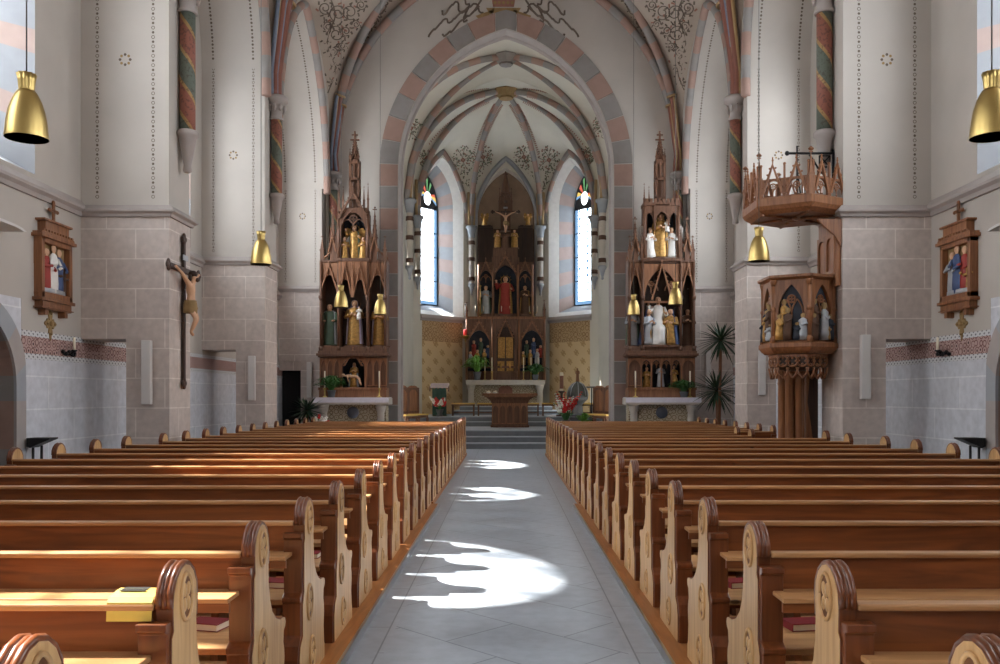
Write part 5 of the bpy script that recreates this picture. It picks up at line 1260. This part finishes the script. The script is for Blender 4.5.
def stall(loc, rz, label):
    t = thing('choir_chair', label, 'chair', loc, rz, 'high backed choir chairs')
    m = MB(); m.prism([(-.27, .4), (.27, .4), (.27, 1.2)]+[(a, b) for a, b in arch(0, .27, 1.2, 1.4, 6)][::-1][1:-1]+[(-.27, 1.2)], 'xz', .22, .26); m.build('backrest', 'oak_light', t, bevel=.005)
    m = MB(); archpanel(m, 0, .5, .5, 1.34, 1.12, 1.27, .06, .19, .22); m.build('back_tracery', 'oak', t)
    m = MB(); m.box(-.27, .27, -.25, .22, .42, .47); m.build('seat', 'straw', t, bevel=.01)
    m = MB(); m.box(-.26, .26, -.24, .2, .34, .42); m.build('seat_frame', 'oak', t)
    for sx in (-1, 1):
        for y in (-.22, .2):
            m = MB(); m.box(sx*.24-.03, sx*.24+.03, y-.03, y+.03, 0, .34); m.build('leg', 'oak', t)
    m = MB(); m.box(-.22, .22, -.235, -.21, .12, .17); m.build('stretcher', 'oak', t)
for sx, l in ((-1, 'left'), (1, 'right')):
    for y, l2 in ((27.95, 'nearer the nave'), (28.95, 'nearer the apse')):
        stall((sx*3.2 if y < 28.5 else sx*2.95, y, .54), -sx*.85, 'high backed wooden choir chair on the %s side, %s' % (l, l2))
def stool(loc, rz, label):
    t = thing('straw_bench', label, 'bench', loc, rz, 'straw benches behind the altar table')
    m = MB(); m.box(-.42, .42, -.2, .2, .42, .47); m.build('seat', 'straw', t, bevel=.01)
    m = MB(); m.box(-.42, .42, -.19, .19, .37, .42); m.build('seat_frame', 'oak', t)
    for sx in (-1, 1):
        for y in (-.17, .17):
            m = MB(); m.box(sx*.38-.025, sx*.38+.025, y-.025, y+.025, 0, .37); m.build('leg', 'oak', t)
    m = MB(); m.box(-.36, .36, -.02, .02, .1, .14); m.build('stretcher', 'oak', t)
for x, y, l in ((-1.55, 31.5, 'first from the left'), (-.62, 31.5, 'second from the left'), (.78, 31.5, 'third from the left'), (1.72, 31.4, 'rightmost of the four')):
    stool((x, y, .88), 0, 'low bench with a straw seat behind the altar table, '+l)
stool((2.7, 30.95, .88), .2, 'straw topped bench beside the font at the right side')
t = thing('lectern', 'wooden lectern hung with a green cloth in the choir', 'lectern', (-2.36, 30.9, .88))
m = MB(); m.box(-.24, .24, -.15, .2, 0, .05); m.box(-.2, .2, -.1, .15, .05, .95); m.build('stand', 'oak', t, bevel=.01)
m = MB(); m.prism([(-.24, .96), (.22, 1.14), (.22, 1.18), (-.26, 1.0)], 'yz', -.33, .33); m.build('book_rest', 'oak_light', t)
for sx in (-1, 1):
    m = MB(); m.box(sx*.33-.02, sx*.33+.02, -.26, -.2, .88, 1.06); m.build('side_bracket', 'oak', t)
m = MB(); n = 12
m.ring_loft([[(-.25+.5*k/n, -.165-.012*math.cos(k*1.8)-(.09 if z > .9 else 0), z) for k in range(n+1)] for z in (1.01, .93, .5, .02)], 0, True, False, False); m.build('green_cloth', 'cloth_green', t)
def bouquet(label, loc, h, spread, n, vase_h, wf=.5):
    t = thing('flower_arrangement', label, 'flowers', loc)
    m = MB(); m.lathe([(.1, 0), (.12, .03), (.08, .1), (.11, vase_h*.6), (.14, vase_h), (.12, vase_h), (.02, vase_h*.6)], n=14); m.build('vase', 'bronze', t)
    rnd = random.Random(n); st = MB(); lf = MB(); red = MB(); wh = MB()
    for k in range(n):
        a = 2*PI*k/n+rnd.uniform(-.2, .2); r = spread*rnd.uniform(.35, 1); H = h*rnd.uniform(.7, 1)-.25*r
        p0 = (0, 0, vase_h*.8); p1 = (r*.4*math.cos(a), r*.4*math.sin(a), vase_h+(H-vase_h)*.5); p2 = (r*math.cos(a), r*math.sin(a), H)
        st.tube([p0, p1, p2], .012, 5, 0)
        mb = wh if (k % 2 if wf else 0) else red
        for q_ in range(7):
            f = q_/6; c = tuple(p1[i]+(p2[i]-p1[i])*f for i in range(3)); s_ = .075*(1.1-.7*f)
            for w_ in range(3): b = rnd.uniform(0, 6); mb.ball((c[0]+s_*.7*math.cos(b), c[1]+s_*.7*math.sin(b), c[2]), s_*.75, 6, 0, (1, 1, .7))
        b = a+.4; L1 = (r*.9*math.cos(b), r*.9*math.sin(b), vase_h+.15); sd = (-math.sin(b)*.04, math.cos(b)*.04)
        mid = (r*.5*math.cos(b), r*.5*math.sin(b), vase_h+.22); lf.add([p0, (mid[0]+sd[0], mid[1]+sd[1], mid[2]), L1, (mid[0]-sd[0], mid[1]-sd[1], mid[2])], [(0,1,2,3)])
    st.build('stems', 'leaf', t); lf.build('foliage', 'leaf', t)['kind'] = 'stuff'; red.build('red_blossoms', 'petal_red', t)['kind'] = 'stuff'; wh.build('white_blossoms', 'petal_white', t)['kind'] = 'stuff'
bouquet('large bouquet of red and white gladioli before the choir, beside the right pews', (1.85, 26.75, .36), 1.5, .55, 17, .5)
bouquet('red and white flowers in front of the green lectern cloth', (-2.34, 30.62, .88), .78, .36, 9, .25)
fern('green_plant', 'bright green leafy plant on the choir steps beside the gladioli', (2.42, 26.8, .54), .38, .5, 'leaf_bright', 60, droop=.5, w=.05)
t = thing('paschal_candle', 'tall decorated paschal candle on a dark stand beside the font', 'candle', (1.98, 30.9, .88))
m = MB(); m.lathe([(.2, 0), (.2, .04), (.05, .08), (.04, .6), (.06, .64), (.04, .7), (.05, .82), (.12, .86), (.12, .9), (.03, .9)], n=12); m.build('stand', 'oak_dark', t)
m = MB(); m.lathe([(.065, .88), (.065, 1.56), (.01, 1.57)], n=14); m.build('candle', 'wax', t)
m = MB(); m.lathe([(.067, .98), (.069, 1.0), (.069, 1.42), (.067, 1.44)], n=14); m.build('painted_band', 'mural_red', t)
t = thing('baptismal_font', 'grey baptismal font with a domed bronze lid and figure on top', 'font', (2.52, 30.55, .88))
m = MB(); m.lathe([(.3, 0), (.3, .06), (.2, .12), (.17, .4), (.24, .5), (.36, .6), (.38, .7), (.34, .7), (.02, .68)], n=8, smooth=False); m.build('basin', 'step', t)
m = MB(); m.lathe([(.36, .7), (.365, .74), (.35, .86), (.3, 1.0), (.2, 1.13), (.08, 1.2), (.05, 1.24), (.02, 1.24)], n=20); m.build('lid', 'bronze', t)
for k in range(8):
    a = PI*k/4; m = MB(); m.tube([(r*math.cos(a), r*math.sin(a), z) for r, z in ((.375, .73), (.36, .86), (.31, 1.0), (.21, 1.13), (.09, 1.2))], .015, 6); m.build('lid_rib', 'silver', t)
m = MB(); m.X = Matrix.Translation((0, 0, 1.22)); person_body(m, .48, 'stand', 0, 0, 'low'); m.build('lid_figure', ['pulpit', 'pulpit', 'hair'], t)
t = thing('iron_lectern', 'thin black stand beside the font', 'stand', (3.0, 30.4, .88))
m = MB(); m.lathe([(.14, 0), (.14, .02), (.02, .04)], n=12); m.build('foot', 'iron', t)
m = MB(); m.tube([(0, 0, .02), (0, 0, 1.0)], .02, 8); m.build('post', 'iron', t)
m = MB(); m.prism([(-.14, 1.0), (.14, 1.04), (.14, 1.06), (-.14, 1.02)], 'yz', -.18, .18); m.build('rest', 'iron', t)

# ------------------------------------------------------------------ pulpit
PX, PY = 4.76, 14.15
ZP = lambda py: EYE+(396-py)/F*13.7
t = thing('pulpit', 'carved hexagonal wooden pulpit with painted reliefs on a cluster column', 'pulpit', (PX, PY, 0))
R = .55
HX = lambda r, k: (r*math.cos(PI/3*k+PI/6), r*math.sin(PI/3*k+PI/6))
zb, zt = ZP(343), ZP(279)
def hexring(m, prof_, mi=0): m.lathe(prof_, (0, 0, 0), 6, mi, False, rot=PI/6)
m = MB(); hexring(m, [(R-.06, zb), (R-.04, zb+.02), (R-.04, zt), (R-.08, zt)]); m.build('basket_wall', 'navy', t)
m = MB(); hexring(m, [(R-.02, zb-.16), (R+.03, zb-.12), (R+.08, zb-.06), (R+.08, zb), (R+.03, zb+.03), (R-.04, zb+.03)]); m.build('basket_base', 'pulpit', t)
m = MB(); hexring(m, [(R-.04, zt-.03), (R+.04, zt), (R+.1, zt+.03), (R+.1, zt+.07), (R-.05, zt+.07), (R-.08, zt)]); m.build('hand_rail', 'pulpit', t)
for k in range(6):
    a = HX(R, k); m = MB(); m.tube([(a[0], a[1], zb), (a[0], a[1], zt)], .04, 8); m.lathe([(.06, 0), (.06, .08), (.04, .12)], (a[0], a[1], zb), 8); m.lathe([(.04, -.1), (.06, -.03), (.06, 0)], (a[0], a[1], zt), 8); m.lathe([(.04, 0), (.055, .04), (.04, .08)], (a[0], a[1], (zb+zt)/2), 8); m.build('corner_shaft', 'pulpit', t)
for k in (2, 3, 4):           # faces towards the aisle and the pews
    an = PI/3*k+PI/3; an = {2: PI, 3: PI*4/3, 4: PI*5/3}[k]
    mat4 = Matrix.Rotation(an+PI/2, 4, 'Z') @ Matrix.Translation((0, -(R*math.cos(PI/6)), 0))
    m = MB(); m.X = mat4; archpanel(m, 0, R-.06, zb, zt, zb+.5, zt-.08, .05, -.02, .04, 0, zb+.04); tracery(m, 0, R/2-.1, zb+.48, zt-.1, .02, .014); m.build('arch_panel', 'pulpit', t)
    for i, (x, h, c, dz) in enumerate(((-.18, .42, 'gold', 0), (-.06, .52, 'blue', 0), (.06, .6, 'white', 0), (.18, .42, 'gold', 0), (.1, .28, 'blue', 0), (-.12, .56, 'silver', .1))):
        if (i+k) % 6 == 5: continue
        m = MB(); m.X = mat4 @ Matrix.Translation((x, -.0 if dz == 0 else .04, zb+.05+dz)); c2 = ('gold', 'silver', 'navy', 'gold', 'brown')[(i+k) % 5]
        m.lathe([(.075, 0), (.08, h*.2), (.065, h*.6), (.07, h*.74), (.026, h*.82), (.045, h*.89), (.04, h*.97), (.004, h)], n=10, mis=[0]*4+[1]*3); m.tube([(-.06, 0, h*.7), (0, -.08, h*.55), (.07, -.04, h*.62)], .022, 6, 0); m.build('relief_figure', [c2, 'mural_gold'], t)
z3 = ZP(367)
m = MB(); hexring(m, [(.2, z3-.05), (R-.2, z3), (R-.14, z3+.06), (R-.14, zb-.16), (.2, zb-.16)]); m.build('arcade_core', 'oak_dark', t)
m = MB()
for k in range(6):
    A, B = Vector((*HX(R-.1, k), 0)), Vector((*HX(R-.1, k+1), 0))
    for j in range(3):
        c = A.lerp(B, (j+.5)/3); d = (B-A).normalized()
        m.tube([tuple(c+d*.085*math.cos(q_)+Vector((0, 0, zb-.28+.085*math.sin(q_)))) for q_ in [2*PI*i/12 for i in range(13)]], .018, 5)
        for q_ in range(4): a = PI/2*q_; m.ball(tuple(c+d*.05*math.cos(a)+Vector((0, 0, zb-.28+.05*math.sin(a)))), .02, 5)
        m.tube([tuple(c+d*x+Vector((0, 0, z))) for x, z in ((-.09, zb-.38), (-.06, zb-.48), (0, zb-.55), (.06, zb-.48), (.09, zb-.38))], .018, 5)
m.lathe([(R-.12, zb-.17), (R-.08, zb-.17), (R-.08, zb-.2), (R-.12, zb-.2)], n=6, smooth=False, rot=PI/6); m.build('arcade_frieze', 'pulpit', t)
for k in range(7):
    r = .15 if k < 6 else 0; a = PI/3*k; x, y = r*math.cos(a), r*math.sin(a)+.32; rr = .07 if k < 6 else .12
    m = MB(); m.lathe([(rr*1.4, 0), (rr*1.4, .3), (rr, .4), (rr, z3-.28), (rr*1.15, z3-.26), (rr, z3-.22), (rr*1.2, z3-.1), (rr*1.6, z3-.04), (rr*1.5, z3)], (x, y, 0), 12); m.build('column_shaft', 'pulpit', t)
m = MB(); m.box(XP-PX-.09, XP-PX-.01, -.45, .3, zt-.1, ZP(217)); m.build('back_board', 'pulpit', t)
for j in range(2):
    m = MB(); m.X = Matrix.Translation((XP-PX-.1, -.26+.37*j, 0)) @ Matrix.Rotation(-PI/2, 4, 'Z'); archpanel(m, 0, .36, zt+.1, ZP(232), ZP(243), ZP(236), .05, -.02, .02); m.build('back_tracery', 'pulpit', t)
m = MB(); m.prism([(XP-PX-.01, zt+.5), (XP-PX-.12, zt+.7), (XP-PX-.18, ZP(232)), (XP-PX-.4, ZP(219)), (XP-PX-.01, ZP(219))], 'xz', -.48, -.42); m.build('canopy_bracket', 'pulpit', t)
# stair behind the column
m = MB(); m.box(.3, .53, .55, .6, 0, 2.2); m.build('stair_opening_darkness', 'oak_dark', t)  # dark board stands in for the unlit stair opening
m = MB(); m.prism([(.28, 0), (.36, 0), (.42, .6), (.36, 1.1), (.3, 1.5), (.34, 1.95), (.28, 2.1)], 'xz', .4, .54); m.build('stair_string', 'pulpit', t)
m = MB(); m.box(.26, .53, .4, .6, 2.15, 2.3); m.build('stair_lintel', 'pulpit', t)
t = thing('pulpit_canopy', 'hexagonal carved wooden sounding board over the pulpit', 'canopy', (PX-.06, PY, 0))
Rc = .84; z0, z1 = ZP(214), ZP(199)
m = MB(); hexring(m, [(.3, z0+.03), (Rc-.14, z0), (Rc-.04, z0+.06), (Rc, z0+.12), (Rc, z1), (Rc-.06, z1+.03), (.02, z1+.03)]); m.build('sounding_board', 'pulpit', t)
for k in range(6): m = MB(); m.tube([(.0, .0, z0+.01), (*HX(Rc-.14, k), z0+.005)], .025, 6); m.build('soffit_rib', 'pulpit', t)
m = MB()
for k in range(4): m.ball((.12*math.cos(PI/2*k), .12*math.sin(PI/2*k), z0+.0), .08, 8, 0, (1, 1, .3))
m.build('soffit_rosette', 'pulpit', t)
for k in range(6):
    A = HX(Rc-.05, k); m = MB(); pinnacle(m, A[0], A[1], z1, ZP(156)-z1, .07); m.lathe([(.03, 0), (.05, .02), (.02, .05), (.005, .06)], (A[0], A[1], ZP(156)), 6); m.build('pinnacle', 'pulpit', t)
    an = PI/3*k+PI/3
    m = MB(); m.X = Matrix.Rotation(an+PI/2, 4, 'Z') @ Matrix.Translation((0, -(Rc-.05)*math.cos(PI/6), 0))
    w = (Rc-.12)/2
    for x in (-w/2, w/2):
        archpanel(m, x, w, z1, z1+.3, z1+.1, z1+.27, .035, -.02, .02, 0, z1); gable(m, x, z1+.06, w, ZP(168)-z1, -.04, -.0, 0, .035, 4); tracery(m, x, w/2-.04, z1+.09, z1+.26, 0, .01)
    for x in (-w, 0, w): m.box(x-.014, x+.014, -.03, .01, z1, z1+.5); m.ball((x, -.01, z1+.52), .025, 6)
    m.build('gable_crest', 'pulpit', t)
t = thing('wall_bracket', 'black wrought iron bracket on the pier above the pulpit canopy', 'bracket', (XP-.02, 14.0, 0))
zi = ZP(148)
m = MB(); m.tube([(0, 0, zi), (-.72, 0, zi)], .02, 6); m.ball((-.74, 0, zi), .04, 6); m.tube([(0, 0, zi-.5), (0, 0, zi+.06)], .02, 6); m.tube([(0, 0, zi-.48), (-.2, 0, zi-.3), (-.38, 0, zi-.02)], .016, 6)
for a, b in (((-.05, -.04), (-.22, -.04)), ((-.05, -.22), (-.22, -.22)), ((-.05, -.04), (-.05, -.22)), ((-.22, -.04), (-.22, -.22)), ((-.05, -.04), (-.22, -.22)), ((-.05, -.22), (-.22, -.04))): m.tube([(a[0], 0, zi+a[1]), (b[0], 0, zi+b[1])], .012, 5)
m.build('scroll_arm', 'iron', t)
m = MB(); m.tube([(-.58, 0, zi+.12), (-.58, 0, z1+.02)], .014, 6); m.tube([(-.58, 0, zi-.25), (-.5, .05, z1+.1)], .01, 5); m.build('hanging_rod', 'iron', t)

# ------------------------------------------------------------------ plants at the piers, dark doorway
def yucca(loc, heads, label):
    t = thing('yucca_plant', label, 'plant', loc)
    m = MB(); m.lathe([(.2, 0), (.26, .36), (.28, .36), (.28, .42), (.23, .42), (.22, .38), (.01, .38)], n=18); m.build('pot', 'step', t)
    for (x, y, z, r) in heads:
        m = MB(); m.tube([(x*.3, y*.3, .36), (x*.6, y*.6, z*.5), (x, y, z)], .045, 8); tr = m.build('trunk', 'carving', t)
        m = MB(); rnd = random.Random(int(z*10))
        for k in range(64):
            a = 2.4*k; e = 1.15-2.0*((k+.5)/64)+rnd.uniform(-.15, .15); L_ = r*rnd.uniform(.85, 1.1); d = Vector((math.cos(a)*math.cos(e), math.sin(a)*math.cos(e), math.sin(e))); s_ = d.cross(Vector((0, 0, 1))).normalized(); up = s_.cross(d)
            P0 = Vector((x, y, z)); pts = [P0+d*L_*f-Vector((0, 0, .16*L_*f*f)) for f in (.03, .35, .7, 1)]
            ws = (.018, .032, .024, .002); A = [p+s_*w for p, w in zip(pts, ws)]; B = [p-s_*w for p, w in zip(pts, ws)]; C = [p-up*w*.5 for p, w in zip(pts, ws)]
            m.strip(A, C, 0, True); m.strip(C, B, 0, True)
        m.build('foliage', 'leaf_dark', tr)
yucca((5.88, 24.0, 0), ((.05, -.05, 3.15, .72), (-.02, .1, 1.75, .8)), 'tall yucca with two leafy heads beside the right pier')
yucca((-5.55, 24.2, 0), ((.0, 0, 1.2, .55),), 'low dark leafy plant beside the dark doorway')
for x, y, l in ((-5.3, 24.15, 'left'),):
    bouquet('dim red and white flowers low beside the dark doorway', (-5.12, 23.95, 0), 1.15, .25, 6, .75)
m = MB(); m.box(-6.85, -6.0, 25.95, 26.0, 0, 2.7); struct(m.build('doorway_dark_sheet', 'dark'))  # near-black sheet paints the darkness of the open doorway
m = MB(); m.box(-6.85, -6.0, 25.6, 25.9, 2.36, 2.66); struct(m.build('trim_door_lintel', 'stone'))
SKY, SUN, EXPO = 14, 40, 0.04
# ------------------------------------------------------------------ light
W = bpy.data.worlds.new('sky'); S.world = W; W.use_nodes = True
W.node_tree.nodes['Background'].inputs[0].default_value = (.94, .97, 1.0, 1)
W.node_tree.nodes['Background'].inputs[1].default_value = SKY
sd = bpy.data.lights.new('sun', 'SUN'); so = bpy.data.objects.new('sun', sd); COL.objects.link(so)
sd.energy = SUN; sd.angle = math.radians(.7); sd.color = (1, .95, .87)
el = math.radians(48.9); dv = Vector((math.cos(el), -.36*math.cos(el), -math.sin(el)))
so.rotation_euler = dv.to_track_quat('-Z', 'Y').to_euler(); so.location = (-20, 12, 25)
for loc, n, w, h in PORTALS:
    ld = bpy.data.lights.new('daylight', 'AREA'); ld.shape = 'RECTANGLE'; ld.size = w; ld.size_y = h
    lo = bpy.data.objects.new('daylight', ld); COL.objects.link(lo); lo.location = loc
    lo.rotation_euler = Vector(n).to_track_quat('-Z', 'Z').to_euler()
    ld.cycles.is_portal = True
S.cycles.max_bounces = 9; S.cycles.diffuse_bounces = 7; S.cycles.transparent_max_bounces = 12
S.cycles.use_denoising = True; S.cycles.sample_clamp_indirect = 12
S.view_settings.view_transform = 'Standard'; S.view_settings.look = 'None'
S.view_settings.gamma = 1; S.view_settings.exposure = EXPO; S.view_settings.use_curve_mapping = False
